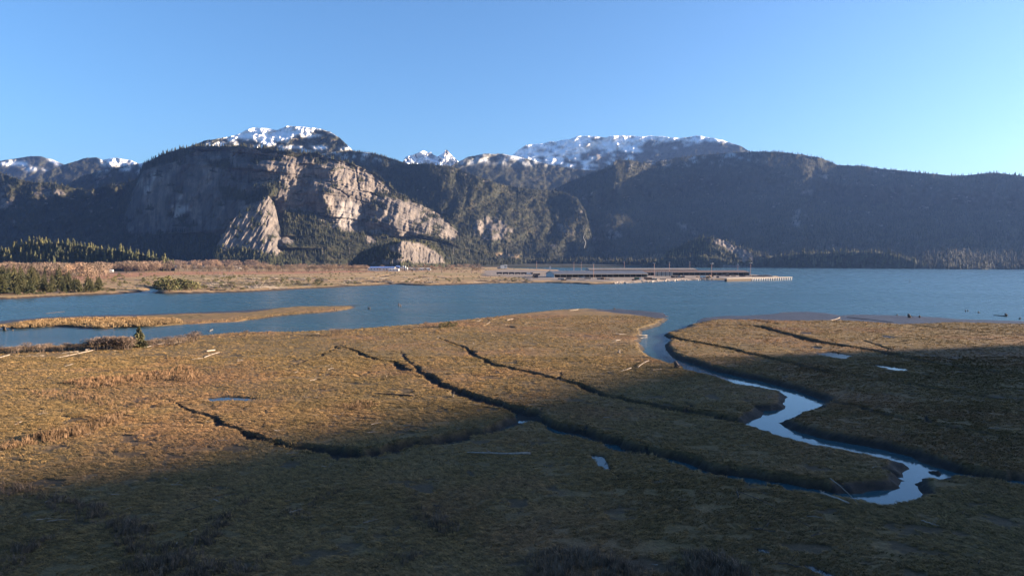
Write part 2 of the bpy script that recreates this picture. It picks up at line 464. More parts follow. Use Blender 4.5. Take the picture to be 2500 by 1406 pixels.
# creeks: (x, y, half width m, bottom height m)
CREEKS = [
    [(822, 848, .7, .8), (856, 855, .8, .7), (873, 862, .9, .6), (899, 874, .9, .6), (933, 884, .9, .6), (961, 887, 1.2, .5), (967, 894, 1.5, .4), (978, 905, 1.6, .4), (990, 908, 1.5, .4), (1021, 912, 1.3, .4),
     (1044, 922, 1.6, .3), (1067, 939, 1.9, .2), (1098, 951, 2.0, .2), (1141, 968, 2.1, .15), (1183, 982, 2.2, .1), (1240, 997, 2.4, .05), (1283, 1009, 2.5, .05), (1297, 1019, 2.5, 0.0), (1322, 1028, 2.4, -.05), (1356, 1042, 2.5, -.05),
     (1399, 1056, 2.6, -.05), (1442, 1066, 2.7, -.05), (1499, 1081, 2.8, -.05), (1556, 1100, 2.9, -.1), (1613, 1111, 3.0, -.1), (1669, 1128, 3.0, -.1), (1720, 1145, 3.1, -.15), (1785, 1160, 3.2, -.2), (1850, 1172, 3.4, -.3),
     (1912, 1178, 3.2, -.2), (1968, 1186, 3.2, -.2), (2024, 1195, 3.2, -.2), (2070, 1203, 3.4, -.3)],
    [(412, 985, .5, 1.0), (441, 1002, .6, .8), (484, 1016, .7, .7), (526, 1030, .8, .7), (555, 1046, .8, .7), (597, 1061, .9, .6), (640, 1077, 1.0, .5), (688, 1093, 1.1, .5), (742, 1101, 1.8, .3), (799, 1108, 2.1, .2), (842, 1113, 2.3, .1),
     (870, 1116, 2.4, .1), (899, 1113, 2.3, .1), (941, 1103, 2.5, .0), (998, 1088, 2.5, .0), (1055, 1084, 2.5, .0), (1098, 1075, 2.5, .0), (1141, 1065, 2.5, .0), (1198, 1059, 2.5, .0), (1226, 1049, 2.5, .0), (1254, 1036, 2.5, .0), (1290, 1022, 2.5, 0)],
    [(1065, 826, .3, 1.2), (1089, 834, .6, .9), (1112, 845, .8, .7), (1141, 857, .9, .6), (1158, 871, 1.2, .5), (1183, 885, 1.1, .5), (1212, 895, 1.1, .5), (1248, 902, 1.1, .45), (1285, 912, 1.2, .4), (1328, 923, 1.2, .4), (1359, 930, 1.3, .3),
     (1413, 943, 1.5, .2), (1442, 957, 1.7, .1), (1470, 968, 1.7, .1), (1527, 980, 1.6, .1), (1584, 994, 1.7, .05), (1641, 1003, 1.8, 0), (1684, 1011, 1.8, 0), (1726, 1018, 1.9, 0), (1783, 1026, 2.1, -.1), (1835, 1031, 2.4, -.3)],
    [(822, 848, .7, .7), (810, 860, .8, .7), (771, 874, .7, .8), (748, 882, .6, .9), (728, 891, .6, .9), (700, 901, .5, 1.0), (660, 905, .3, 1.2)],
    [(975, 860, .3, 1.2), (984, 871, .5, 1.0), (998, 891, .6, .8), (1018, 905, .8, .6), (1025, 913, 1.0, .5)],
    [(845, 915, .3, 1.15), (868, 916, .4, 1.05), (885, 922, .4, 1.0), (905, 914, .4, 1.0), (935, 911, .4, 1.05), (960, 909, .5, 1.0)],
    [(1720, 796, .6, .3), (1800, 795, 1.6, .1), (1857, 799, 2.2, 0.0), (1885, 808, 2.4, 0.0), (1942, 823, 2.6, 0.0), (1999, 838, 2.6, 0.0), (2056, 848, 2.4, .05), (2099, 853, 2.2, .1), (2141, 860, 2.0, .1), (2198, 872, 1.8, .2), (2284, 889, 1.6, .3), (2369, 903, 1.4, .4), (2500, 917, 1.3, .5), (2700, 935, 1.2, .5)],
    [(1621, 820, 2.2, -.2), (1650, 827, 1.7, 0), (1684, 835, 1.6, 0), (1755, 849, 1.6, .1), (1800, 858, 1.5, .1), (1843, 869, 1.5, .15), (1900, 883, 1.4, .2), (1956, 895, 1.4, .25), (2028, 912, 1.3, .3), (2085, 920, 1.2, .4), (2200, 937, 1.1, .5), (2300, 955, .9, .7), (2420, 975, .7, .9)],
    [(2010, 980, 1.6, -.1), (2040, 986, 1.2, .2), (2070, 991, 1.0, .4), (2113, 1000, .9, .5), (2127, 1007, .9, .6), (2170, 1020, .8, .6), (2227, 1031, .8, .6), (2284, 1040, .7, .7), (2369, 1054, .7, .8), (2443, 1070, .6, .9), (2560, 1090, .5, 1.0)],
    [(2065, 775, .8, .1), (2120, 782, .9, .2), (2176, 789, .9, .3), (2260, 799, .8, .4), (2392, 812, .8, .5), (2500, 822, .7, .6), (2650, 835, .6, .7)],
    [(1795, 776, .9, .1), (1830, 781, 1.0, .2), (1865, 788, .9, .3), (1900, 794, .5, .8)],
    [(2165, 821, .3, 1.1), (2110, 834, .5, .8), (2150, 848, .7, .6), (2180, 857, .8, .5)],
    [(2340, 1150, 3.0, -.3), (2400, 1159, 3.0, -.2), (2460, 1166, 3.2, -.3), (2520, 1172, 3.4, -.4), (2700, 1195, 4.0, -.4)],
    [(1316, 1000, .25, 1.1), (1322, 1012, .45, .8), (1322, 1027, .6, .3)],
    [(1437, 1042, .2, 1.1), (1425, 1055, .4, .8), (1430, 1064, .5, .3)],
    [(1582, 1072, .15, 1.2), (1560, 1080, .2, 1.15), (1578, 1092, .35, .8), (1585, 1104, .5, .3)],
    [(1372, 912, .25, 1.1), (1368, 922, .5, .8), (1357, 930, .7, .4)],
    [(1482, 1140, .25, 1.0), (1492, 1155, .25, 1.0), (1503, 1168, .22, 1.05), (1516, 1178, .15, 1.2)],
    [(1670, 985, .2, 1.1), (1676, 995, .4, .8), (1676, 1008, .5, .3)],
    [(2145, 996, .2, 1.1), (2140, 1003, .35, .9), (2126, 1007, .5, .6)],
    [(2245, 1018, .2, 1.1), (2252, 1025, .3, .9), (2262, 1037, .4, .7)],
    [(1240, 798, .5, .9), (1252, 802, .6, .9), (1266, 803, .4, 1.1)],
    [(1270, 792, .3, 1.1), (1300, 796, .4, 1.0), (1335, 798, .3, 1.1)],
    [(1815, 1178, .9, .4), (1828, 1186, .5, .9), (1834, 1192, .3, 1.2)],
]
CREEK_SEGS = []
for c in CREEKS:
    p = [(*[float(q) for q in ground(a[0], a[1], 0.9)], a[2], a[3]) for a in c]
    CREEK_SEGS += list(zip(p[:-1], p[1:]))
PONDS_PX = [
    [(488, 977), (510, 972), (540, 969), (580, 970), (618, 973), (634, 977), (600, 979), (570, 978), (545, 982), (520, 980)],
    [(1443, 1111), (1460, 1112), (1473, 1116), (1478, 1128), (1487, 1146), (1479, 1147), (1465, 1139), (1455, 1126)],
    [(1990, 862), (2028, 859), (2060, 865), (2084, 870), (2068, 873), (2066, 878), (2040, 875), (2010, 869)],
    [(2130, 890), (2165, 893), (2200, 899), (2220, 906), (2190, 904), (2150, 898)],
    [(1655, 1243), (1661, 1244), (1663, 1250), (1657, 1250)],
    [(1848, 1339), (1862, 1341), (1882, 1347), (1872, 1350), (1858, 1346)],
    [(1966, 1381), (1985, 1384), (2010, 1394), (2040, 1408), (2020, 1407), (1990, 1395)],
    [(1953, 811), (1982, 812), (1978, 815), (1955, 814)],
    [(2155, 818), (2185, 824), (2175, 826), (2158, 822)],
    [(2196, 832), (2214, 833), (2206, 835), (2196, 834)],
    [(1972, 846), (1990, 846), (2004, 849), (1996, 852), (1984, 849)],
    [(2250, 914), (2262, 915), (2258, 917)],
]
PONDS = [wpoly(q, 1.18) for q in PONDS_PX]

def marsh_height(X, Y):
    """returns height, mud mask, mudflat mask"""
    d = np.hypot(X, Y)
    fade = np.clip(160.0 / np.maximum(d, 1), 0.35, 1)
    wx = X + 0.8 * fbm(X / 2.6, Y / 2.6, 3, 3) + 0.9 * fbm(X / 9, Y / 9, 2, 8)
    wy = Y + 0.8 * fbm(X / 2.6, Y / 2.6, 3, 5) + 0.9 * fbm(X / 9, Y / 9, 2, 9)
    sd = poly_sd(wx, wy, NEAR, 30.0)
    zm = 1.38 + 0.16 * fbm(X / 45, Y / 45, 3, 21) + 0.07 * fbm(X / 8, Y / 8, 3, 22)
    mf = np.zeros_like(X)
    for q in MUDFLAT:
        mf = np.maximum(mf, sstep(-5, 5, poly_sd(wx * 1.0 + 3 * fbm(X / 14, Y / 14, 3, 31), wy, q, 30.0)))
    zm = zm * (1 - mf) + (0.22 + 0.20 * fbm(X / 16, Y / 9, 4, 33)) * mf
    w = 2.4
    land = sstep(0.0, w, sd) ** 0.75
    z = np.where(sd > 0, 0.02 + (zm - 0.02) * land, np.maximum(-1.0, sd * 0.35))
    mud = 1 - sstep(0.55, 0.95, land)
    for a, b in CREEK_SEGS:
        R = 6.0
        m = (wx > min(a[0], b[0]) - R) & (wx < max(a[0], b[0]) + R) & (wy > min(a[1], b[1]) - R) & (wy < max(a[1], b[1]) + R)
        if not m.any(): continue
        dd, t = seg_dist(wx[m], wy[m], a[0], a[1], b[0], b[1])
        hw = (a[2] + (b[2] - a[2]) * t) * (1 + .45 * fbm(X[m] / 3.5, Y[m] / 3.5, 3, 87)); zb = a[3] + (b[3] - a[3]) * t
        k = sstep(0.55, 1.08, dd / hw)
        zz = z[m]; z[m] = np.minimum(zz, zb + (np.maximum(zz, zb) - zb) * k)
        mud[m] = np.maximum(mud[m], 1 - sstep(0.75, 1.12, dd / hw))
    spot = sstep(.34, .5, fbm(X / 6, Y / 4, 4, 101, .6)) * (sd > 3)
    mud = np.maximum(mud, .55 * spot); z = z - .10 * spot
    for q in PONDS:
        a = np.asarray(q); R = 4
        m = (X > a[:, 0].min() - R) & (X < a[:, 0].max() + R) & (Y > a[:, 1].min() - R) & (Y < a[:, 1].max() + R)
        if not m.any(): continue
        s = poly_sd(X[m] + .25 * fbm(X[m] / .8, Y[m] / .8, 2, 4), Y[m] + .25 * fbm(X[m] / .8, Y[m] / .8, 2, 6), q, 8.0)
        k = sstep(-0.55, 0.15, s)
        z[m] = np.where(k > 0, z[m] * (1 - k) + 1.0 * k, z[m]); mud[m] = np.maximum(mud[m], sstep(-0.5, 0.0, s))
    tus = 0.10 * fbm(X / 1.3, Y / 0.9, 3, 41) + 0.05 * fbm(X / 0.45, Y / 0.35, 2, 44)
    z = z + tus * fade * np.where(sd > 0.5, 1, 0.2) * (1 - 0.75 * mud) * (1 - 0.7 * mf)
    return z, mud, mf * (sd > -1)

rows = np.concatenate([np.arange(1580, 1000, -2.1), np.arange(1000, 860, -1.4), np.arange(860, 738, -0.7)])
cols = np.arange(-420, 3000, 3.6)
pxg, pyg = np.meshgrid(cols, rows)
X, Y = ground(pxg, pyg, 1.0)
Z, mud, mf = marsh_height(X, Y)
keep = Z > -0.9
marsh = link_mesh("marsh", np.stack([X, Y, Z], -1).reshape(-1, 3), grid_faces(len(rows), len(cols)), M['marsh'], smooth=True,
                  attrs={"mud": mud, "mudflat": mf})
tag(marsh, "wide golden tidal marsh cut by winding creeks in the foreground", "marsh", kind="structure")
# the marsh goes on behind and beside the drone
bx = np.linspace(-900, 900, 60); by = np.linspace(-700, 52, 26)
gx, gy = np.meshgrid(bx, by)
tag(link_mesh("marsh_behind", np.stack([gx, gy, 1.25 + .25 * fbm(gx / 40, gy / 40, 3, 5)], -1).reshape(-1, 3), grid_faces(26, 60), M['marsh'], smooth=True),
    kind="structure")

for i, q in enumerate(PONDS):
    c = np.mean(np.asarray(q), 0)
    v = [(c[0] + (a - c[0]) * 1.25, c[1] + (b - c[1]) * 1.25, 1.18) for a, b in q]
    tag(link_mesh("pond", v, [tuple(range(len(v)))], M['pond']), kind="structure")

# sandbar in the river
BAR_PX = [(-300, 800), (0, 784), (107, 774.5), (213, 770), (363, 767), (500, 761.7), (599, 757.4), (676, 752), (727, 748), (791, 747.5), (850, 746), (869, 747),
          (868, 752), (813, 761.7), (727, 767), (674, 774), (578, 784), (493, 789), (437, 791.5), (363, 797), (256, 801), (192, 801), (139, 795), (43, 801), (0, 797), (-300, 812)]
BAR = wpoly(BAR_PX)
BARGRASS = [wpoly(q, .6) for q in (
    [(-300, 806), (0, 791), (60, 784), (107, 778), (300, 774), (420, 769), (520, 765), (600, 764), (680, 753), (727, 749), (800, 748), (862, 748), (862, 752), (813, 759), (727, 765), (674, 771), (578, 783), (437, 791), (250, 800), (139, 794), (43, 800), (0, 797)],)]
rows = np.arange(818, 738, -0.55); cols = np.arange(-300, 900, 3.0)
pxg, pyg = np.meshgrid(cols, rows)
X, Y = ground(pxg, pyg, 0.5)
wx = X + 1.6 * fbm(X / 5, Y / 5, 3, 61); wy = Y + 1.6 * fbm(X / 5, Y / 5, 3, 62)
sd = poly_sd(wx, wy, BAR, 30.0); sg = poly_sd(wx, wy, BARGRASS[0], 30.0)
g = sstep(-.5, 2.0, sg)
Z = np.where(sd > 0, 0.05 + 0.25 * sstep(0, 6, sd), np.maximum(-1, sd * .3)) + g * (0.75 + .25 * fbm(X / 4, Y / 3, 3, 63))
bar = link_mesh("sandbar", np.stack([X, Y, Z], -1).reshape(-1, 3), grid_faces(len(rows), len(cols)), M['marsh'], smooth=True,
                attrs={"mud": (1 - sstep(.5, .9, g)) * (g > .05), "mudflat": (1 - sstep(.0, .3, g))})
tag(bar, "long narrow grassy sandbar lying in the middle of the river", "sandbar", kind="structure")

# far shore, town flat and port spit
FAR_PX = [(-500, 760), (-200, 741), (0, 731), (43, 730), (120, 726), (213, 721), (284, 719), (350, 713), (367, 710), (376, 717), (448, 717.5), (500, 716), (540, 715), (586, 714), (663, 710.5), (734, 706),
          (800, 703.4), (845, 700), (900, 698), (964, 694.5), (1036, 698), (1092, 696.5), (1199, 692.5), (1327, 690.6), (1400, 692.5), (1440, 695), (1470, 694.5), (1542, 691), (1638, 686), (1710, 683.6), (1745, 684.5),
          (1800, 684), (1860, 681), (1900, 679), (1905, 676.5), (1860, 674), (1800, 671), (1760, 667), (1700, 664), (1600, 662), (1500, 660), (1445, 659), (1430, 662), (1400, 664.5), (1368, 663.5), (1366, 661),
          (1345, 659.5), (1300, 658), (1250, 656.5), (1235, 654), (1205, 652.5), (1195, 650), (1185, 646), (1100, 643.5), (400, 643.5), (-500, 643.5)]
FAR = wpoly(FAR_PX)
PAD = wpoly([(1290, 684), (1345, 684), (1400, 686), (1470, 688), (1542, 687), (1640, 683), (1720, 680), (1850, 679), (1910, 676), (1860, 672), (1760, 665), (1600, 660), (1440, 657), (1440, 664), (1370, 668), (1290, 668), (1180, 667), (1180, 673), (1280, 677)], 2.5)
SAND = wpoly([(1180, 661), (1240, 658), (1365, 662), (1360, 666), (1250, 667), (1183, 667)], 2.5)
FAR_CREEKS = [
    [(365, 711, 9, -.5), (380, 706, 9, -.3), (362, 700, 7, .2), (330, 697.5, 6, .6), (315, 697, 3, 1.2)],
    [(1006, 695, 4, .2), (964, 692.5, 5, .1), (932, 690, 5, .1), (900, 686.5, 5, .2), (860, 684.5, 4, .6), (820, 684, 3, 1.2)],
    [(904, 680, 4, .5), (932, 676.5, 6, .3), (945, 673, 6, .4), (965, 669.5, 4, .8)],
    [(590, 676, 10, .9), (640, 677, 12, .8), (690, 678.5, 7, .9), (740, 680, 4, 1.2)],
    [(350, 686, 5, .6), (300, 683, 5, .6), (280, 681, 4, 1.0)],
    [(650, 694, 3, .8), (700, 695, 4, .6), (750, 697, 3, .9)],
    [(1200, 683, 3, .8), (1240, 685, 3.5, .6), (1270, 687, 2, .8)],
    [(1180, 675, 5, .9), (1260, 677, 5, .7), (1330, 680, 5, .7), (1420, 684, 4, .9)],
]
FSEG = []
for c in FAR_CREEKS:
    p = [(*[float(q) for q in ground(a[0], a[1], 1.2)], a[2], a[3]) for a in c]
    FSEG += list(zip(p[:-1], p[1:]))

def far_height(X, Y):
    wx = X + 4 * fbm(X / 14, Y / 20, 3, 71); wy = Y + 5 * fbm(X / 14, Y / 20, 3, 72)
    sd = poly_sd(wx, wy, FAR, 120.0)
    zt = 1.7 + .35 * fbm(X / 60, Y / 60, 3, 73) + 0.9 * sstep(900, 1800, Y)
    land = sstep(0, 9, sd) ** .7
    z = np.where(sd > 0, 0.03 + zt * land, np.maximum(-2, sd * .2))
    mud = 1 - sstep(.6, 1.0, land)
    for a, b in FSEG:
        m = (wx > min(a[0], b[0]) - 25) & (wx < max(a[0], b[0]) + 25) & (wy > min(a[1], b[1]) - 25) & (wy < max(a[1], b[1]) + 25)
        if not m.any(): continue
        dd, t = seg_dist(wx[m], wy[m], a[0], a[1], b[0], b[1])
        hw = a[2] + (b[2] - a[2]) * t; zb = a[3] + (b[3] - a[3]) * t
        k = sstep(.45, 1.1, dd / hw); zz = z[m]
        z[m] = np.minimum(zz, zb + np.maximum(zz - zb, 0) * k); mud[m] = np.maximum(mud[m], 1 - sstep(.7, 1.1, dd / hw))
    pad = sstep(-6, 6, poly_sd(X, Y, PAD, 60.0)) * (sd > -2)
    snd = sstep(-6, 6, poly_sd(X, Y, SAND, 60.0)) * (sd > -2)
    z = z * (1 - pad) + 3.0 * pad * sstep(-2, 8, sd)
    return z, mud * (1 - pad), np.maximum(pad, snd), sd

rows = np.concatenate([np.arange(762, 700, -0.6), np.arange(700, 660, -0.4), np.arange(660, 643.2, -0.3)])
cols = np.arange(-500, 1990, 3.6)
pxg, pyg = np.meshgrid(cols, rows)
X, Y = ground(pxg, pyg, 1.0)
Z, mud, pad, sd = far_height(X, Y)
def make_far_mat():
    t = NT("far_marsh_ground")
    big = t.noise(0.004, 4, 0.6, stretch=(0.6, 1, 1)); mid = t.noise(0.018, 5, 0.65, stretch=(.5, 1, 1)); fine = t.noise(0.12, 5, .7, stretch=(.4, 1, 1))
    a = t.ramp(big, [(.36, (.19, .155, .055)), (.5, (.29, .195, .095)), (.62, (.36, .195, .105))])
    b = t.ramp(mid, [(.3, (.095, .08, .035)), (.5, (.27, .19, .095)), (.7, (.38, .27, .155))])
    c = t.mix(1.0, t.mix(.55, a, b), t.ramp(fine, [(.3, .5), (.5, 1.0), (.7, 1.35)]), 'MULTIPLY')
    c = t.mix(t.attr("meadow"), c, t.ramp(fine, [(.3, (.19, .085, .045)), (.7, (.36, .175, .095))]))
    c = t.mix(t.attr("mud"), c, (.04, .03, .025))
    pc = t.ramp(t.noise(.03, 5, .65, stretch=(.4, 1, 1)), [(.3, (.12, .10, .085)), (.7, (.25, .205, .17))])
    c = t.mix(t.attr("gravel"), c, pc)
    t.color(c); t.bump(fine, .8, 1.2)
    return t.m
M['far'] = make_far_mat()
far = link_mesh("far_marsh", np.stack([X, Y, Z], -1).reshape(-1, 3), grid_faces(len(rows), len(cols)), M['far'], smooth=True,
                attrs={"mud": mud, "gravel": pad, "meadow": .85 * sstep(-30, 30, poly_sd(X + 30 * fbm(X / 60, Y / 60, 3, 8), Y + 60 * fbm(X / 90, Y / 90, 3, 9), wpoly([(130, 676), (250, 667), (500, 663.5), (900, 661), (900, 666), (700, 669), (450, 671), (300, 677), (180, 686)], 2.0), 80.0))})
tag(far, "orange brown marsh flat and port spit on the far side of the river", "marsh", kind="structure")

def gz(px, py, fn='near'):
    """point on the marsh that the given photograph pixel shows"""
    z = 1.4 if fn == 'near' else 2.0
    for _ in range(2):
        x, y = ground(px, py, z)
        a = np.array([[float(x)]]), np.array([[float(y)]])
        z = float((marsh_height(*a) if fn == 'near' else far_height(*a))[0][0, 0])
        z = max(z, 0.0)
    return Vector((float(x), float(y), z))

# ------------------------------------------------------------------ mountains
def pl(pts):
    a = np.asarray(pts, float)
    return lambda x: np.interp(x, a[:, 0], a[:, 1])

def blur(a, n, axis):
    for _ in range(2):
        k = np.ones(2 * n + 1) / (2 * n + 1)
        p = [(0, 0), (0, 0)]; p[axis] = (n, n)
        q = np.pad(a, p, mode='edge')
        a = np.apply_along_axis(lambda r: np.convolve(r, k, 'valid'), axis, q)
    return a

def pmask(xg, yg, poly, soft=1, jit=3.0, seed=0):
    m = in_poly(xg + jit * fbm(xg / 9, yg / 9, 3, seed + 5), yg + jit * fbm(xg / 9, yg / 9, 3, seed + 6), poly).astype(float)
    if soft: m = blur(blur(m, soft, 0), soft, 1)
    return m

FOREST = {}          # name -> list of (points, scales)

def relief(name, sil, foot, x0, x1, step, nv, dfoot, cot, S=None, rel=None, masks=None, label=None, jag=1.2, seed=0,
           back=(60, 160, 320, 600, 1000), leak=None, trend=None, full=False, sink=15.0):
    """a mountain side from its foot line up to its crest and down the far side, as one mesh.
    cot(xg,yg) = run per metre of rise; S(xg,yg) = extra turn of the face towards the right; rel = bumps in metres"""
    xs = np.arange(x0, x1 + step, step)
    vs = np.linspace(0, 1, nv)
    ysil = sil(xs) + jag * fbm(xs / 14, xs * 0 + seed, 4, seed + 2, .6)
    yf = foot(xs)
    xg = np.repeat(xs[None, :], nv, 0)
    yg = yf[None, :] + (ysil - yf)[None, :] * vs[:, None]
    D0 = dfoot(xs)[None, :]
    c = cot(xg, yg) if callable(cot) else np.full(xg.shape, float(cot))
    dz = np.zeros_like(yg); dz[1:] = (yg[:-1] - yg[1:]) * D0 / FPX
    rise = np.cumsum(c * dz, 0)
    if callable(cot): rise = blur(rise, 22, 1)
    D = D0 + rise
    if trend is not None:
        cum = np.cumsum(trend(xg + 26 * fbm(yg / 75, xg / 160, 2, seed + 60)) * step * D0 / FPX, 1); cum -= cum.min()
        D = D + cum * (np.ones(nv) if full else np.clip(vs * 1.6, 0, 1))[:, None]
    if S is not None:
        s = S(xg, yg) * (step * D0 / FPX)
        lk = math.exp(-step / (leak or 80.0))
        acc = np.zeros_like(s); r = np.zeros(nv)
        for j in range(s.shape[1]):
            r = r * lk + s[:, j]; acc[:, j] = r
        D = D + acc
    if rel is not None: D = D + rel(xg, yg)
    X, Y, Z = at_depth(xg, yg, D)
    R = [np.stack([X, Y, Z], -1)]
    top = R[0][-1]
    dirx = top[:, 0] / top[:, 1]
    for b in back:
        p = top.copy(); p[:, 1] += b; p[:, 0] += b * dirx; p[:, 2] = top[:, 2] - b * 0.55
        p[:, 2] = np.maximum(p[:, 2], -20)
        R.append(p[None])
    low = R[0][0].copy(); low[:, 2] -= sink
    V = np.concatenate([low[None]] + R, 0)
    A = {}
    if masks and 'snow' in masks:
        f_sn = masks['snow']; masks = dict(masks); masks['snow'] = lambda a_, b_, c_: blur(blur(f_sn(a_, b_, c_), 1, 0), 1, 1)
    for k in ("rock", "snow", "grass", "scar", "stain_shade"):
        a = (masks[k](xg, yg, Z) if masks and k in masks else np.zeros_like(xg))
        A[k] = np.concatenate([a[:1], a, np.repeat(a[-1:], len(back), 0)], 0)
    o = link_mesh(name, V.reshape(-1, 3), grid_faces(V.shape[0], V.shape[1]), M['mountain'], smooth=False, attrs=A)
    tag(o, label, "mountain", kind="structure")
    return o, V, {k: A[k] for k in A}, xg, yg

def scatter(V, bare, density, hmin, hmax, maxn=60000, width=1.0, tilt=.03):
    """tree positions on a relief mesh, more where bare is low"""
    a = V[:-1, :-1]; b = V[:-1, 1:]; c = V[1:, :-1]; d = V[1:, 1:]
    area = .5 * np.linalg.norm(np.cross(b - a, c - a), axis=-1) + .5 * np.linalg.norm(np.cross(b - d, c - d), axis=-1)
    hz = np.abs((b - a)[..., 0] * (c - a)[..., 1] - (b - a)[..., 1] * (c - a)[..., 0])   # plan area: trees grow on level ground
    w = np.minimum(area, hz * 2.2 + .15 * area) * np.clip(1 - bare[:-1, :-1], 0, 1)
    n = int(min(maxn, w.sum() * density))
    if n < 1: return np.zeros((0, 3)), np.zeros((0, 3))
    p = (w / w.sum()).ravel()
    idx = rng.choice(p.size, n, p=p)
    i, j = np.unravel_index(idx, w.shape)
    u = rng.random((n, 1)); v = rng.random((n, 1))
    P = a[i, j] * (1 - u) * (1 - v) + b[i, j] * u * (1 - v) + c[i, j] * (1 - u) * v + d[i, j] * u * v
    h = hmin + (hmax - hmin) * rng.random(n) ** 1.3
    wd = h * width * (.8 + .5 * rng.random(n))
    P[:, 2] -= 1.5
    return P, np.stack([wd, wd, h], -1)

# --- tree models used for the forests (unit height)
def tiered(mb, tiers, sides, rad, h0, seed, ragged=.35):
    r_ = random.Random(seed)
    for t in range(tiers):
        z0 = h0 + (1 - h0) * t / tiers; z1 = h0 + (1 - h0) * min(1.0, (t + 1.75) / tiers)
        r = rad * (1 - t / tiers) ** .85 + .012
        tip = (r_.uniform(-.01, .01), r_.uniform(-.01, .01), z1)
        ring = []
        for k in range(sides * 2):
            a = PI * k / sides + r_.uniform(-.2, .2)
            q = r * (1 + r_.uniform(-ragged, ragged * .5)) if k % 2 == 0 else r * r_.uniform(.42, .62)
            zz = z0 - .03 * (k % 2 == 0) + r_.uniform(-.012, .012)
            ring.append((q * math.cos(a), q * math.sin(a), zz))
        for k in range(sides * 2):
            mb.tri(ring[k], ring[(k + 1) % (sides * 2)], tip)

TREE_SRC = bpy.data.collections.new("forest_tree_models")
def src(me):
    o = bpy.data.objects.new(me.name, me); TREE_SRC.objects.link(o); return o
for s in range(4):
    mb = MB(); tiered(mb, 6, 4, .17 + .02 * s, .08, 100 + s); src(mb.mesh("conifer_model", M['conifer']))

HILL_SRC = bpy.data.collections.new("hill_tree_models")
for s in range(4):
    mb = MB(); tiered(mb, 7, 5, .19 + .03 * s, .05, 200 + s, .45); HILL_SRC.objects.link(bpy.data.objects.new("hill_conifer_model", mb.mesh("hill_conifer_model", M['hillconifer'])))

def instancer(name, P, S, coll, mat=None, rot=None, label=None, cat=None, kind="stuff"):
    n = len(P)
    me = bpy.data.meshes.new(name)
    me.vertices.add(n); me.vertices.foreach_set("co", np.asarray(P, np.float32).ravel())
    at = me.attributes.new("scl", 'FLOAT_VECTOR', 'POINT'); at.data.foreach_set("vector", np.asarray(S, np.float32).ravel())
    if rot is None:
        rot = np.zeros((n, 3)); rot[:, 2] = rng.random(n) * 2 * PI
        rot[:, 0] = rng.normal(0, .03, n); rot[:, 1] = rng.normal(0, .03, n)
    at = me.attributes.new("rot", 'FLOAT_VECTOR', 'POINT'); at.data.foreach_set("vector", np.asarray(rot, np.float32).ravel())
    at = me.attributes.new("pick", 'INT', 'POINT'); at.data.foreach_set("value", rng.integers(0, 97, n).astype(np.int32))
    me.update()
    o = bpy.data.objects.new(name, me); COL.objects.link(o)
    ng = bpy.data.node_groups.new(name + "_nodes", 'GeometryNodeTree')
    ng.interface.new_socket("Geometry", in_out='INPUT', socket_type='NodeSocketGeometry')
    ng.interface.new_socket("Geometry", in_out='OUTPUT', socket_type='NodeSocketGeometry')
    gi = ng.nodes.new('NodeGroupInput'); go = ng.nodes.new('NodeGroupOutput')
    ip = ng.nodes.new('GeometryNodeInstanceOnPoints')
    ci = ng.nodes.new('GeometryNodeCollectionInfo'); ci.inputs[0].default_value = coll
    ci.inputs['Separate Children'].default_value = True; ci.inputs['Reset Children'].default_value = True
    ip.inputs['Pick Instance'].default_value = True
    def na(nm, dt):
        q = ng.nodes.new('GeometryNodeInputNamedAttribute'); q.data_type = dt; q.inputs[0].default_value = nm; return q.outputs[0]
    ng.links.new(gi.outputs[0], ip.inputs['Points']); ng.links.new(ci.outputs[0], ip.inputs['Instance'])
    ng.links.new(na("scl", 'FLOAT_VECTOR'), ip.inputs['Scale']); ng.links.new(na("rot", 'FLOAT_VECTOR'), ip.inputs['Rotation'])
    ng.links.new(na("pick", 'INT'), ip.inputs['Instance Index'])
    ng.links.new(ip.outputs[0], go.inputs[0])
    md = o.modifiers.new("scatter", 'NODES'); md.node_group = ng
    tag(o, label, cat, kind=kind)
    return o

def nz(a, b): return lambda X_, Y_: fbm(X_ / a, Y_ / b, 4, 7)

# ---- the granite monolith
CH_SIL = pl([(200, 640), (235, 600), (262, 545), (285, 505), (310, 470), (335, 438), (350, 402), (365, 393), (390, 380), (440, 364), (480, 357), (530, 358), (600, 358), (660, 366), (720, 373), (770, 374),
             (800, 386), (850, 396), (885, 410), (915, 425), (940, 444), (962, 464), (1000, 486), (1051, 511), (1090, 535), (1120, 560), (1150, 581), (1185, 600), (1230, 640)])
CH_FOOT = pl([(200, 645), (1230, 645)])
CLIFF = [(318, 575), (300, 545), (312, 505), (330, 458), (345, 428), (361, 410), (390, 406), (415, 398), (445, 388), (463, 366), (500, 364), (530, 366), (600, 361), (660, 369), (713, 377), (780, 380), (850, 398), (900, 416), (962, 466), (1000, 488), (1051, 513), (1085, 531), (1127, 578), (1095, 586),
         (1040, 570), (985, 580), (893, 568), (834, 566), (799, 553), (770, 533), (733, 521), (690, 512), (677, 560), (690, 600), (560, 600), (545, 575), (500, 568), (420, 566), (360, 572)]
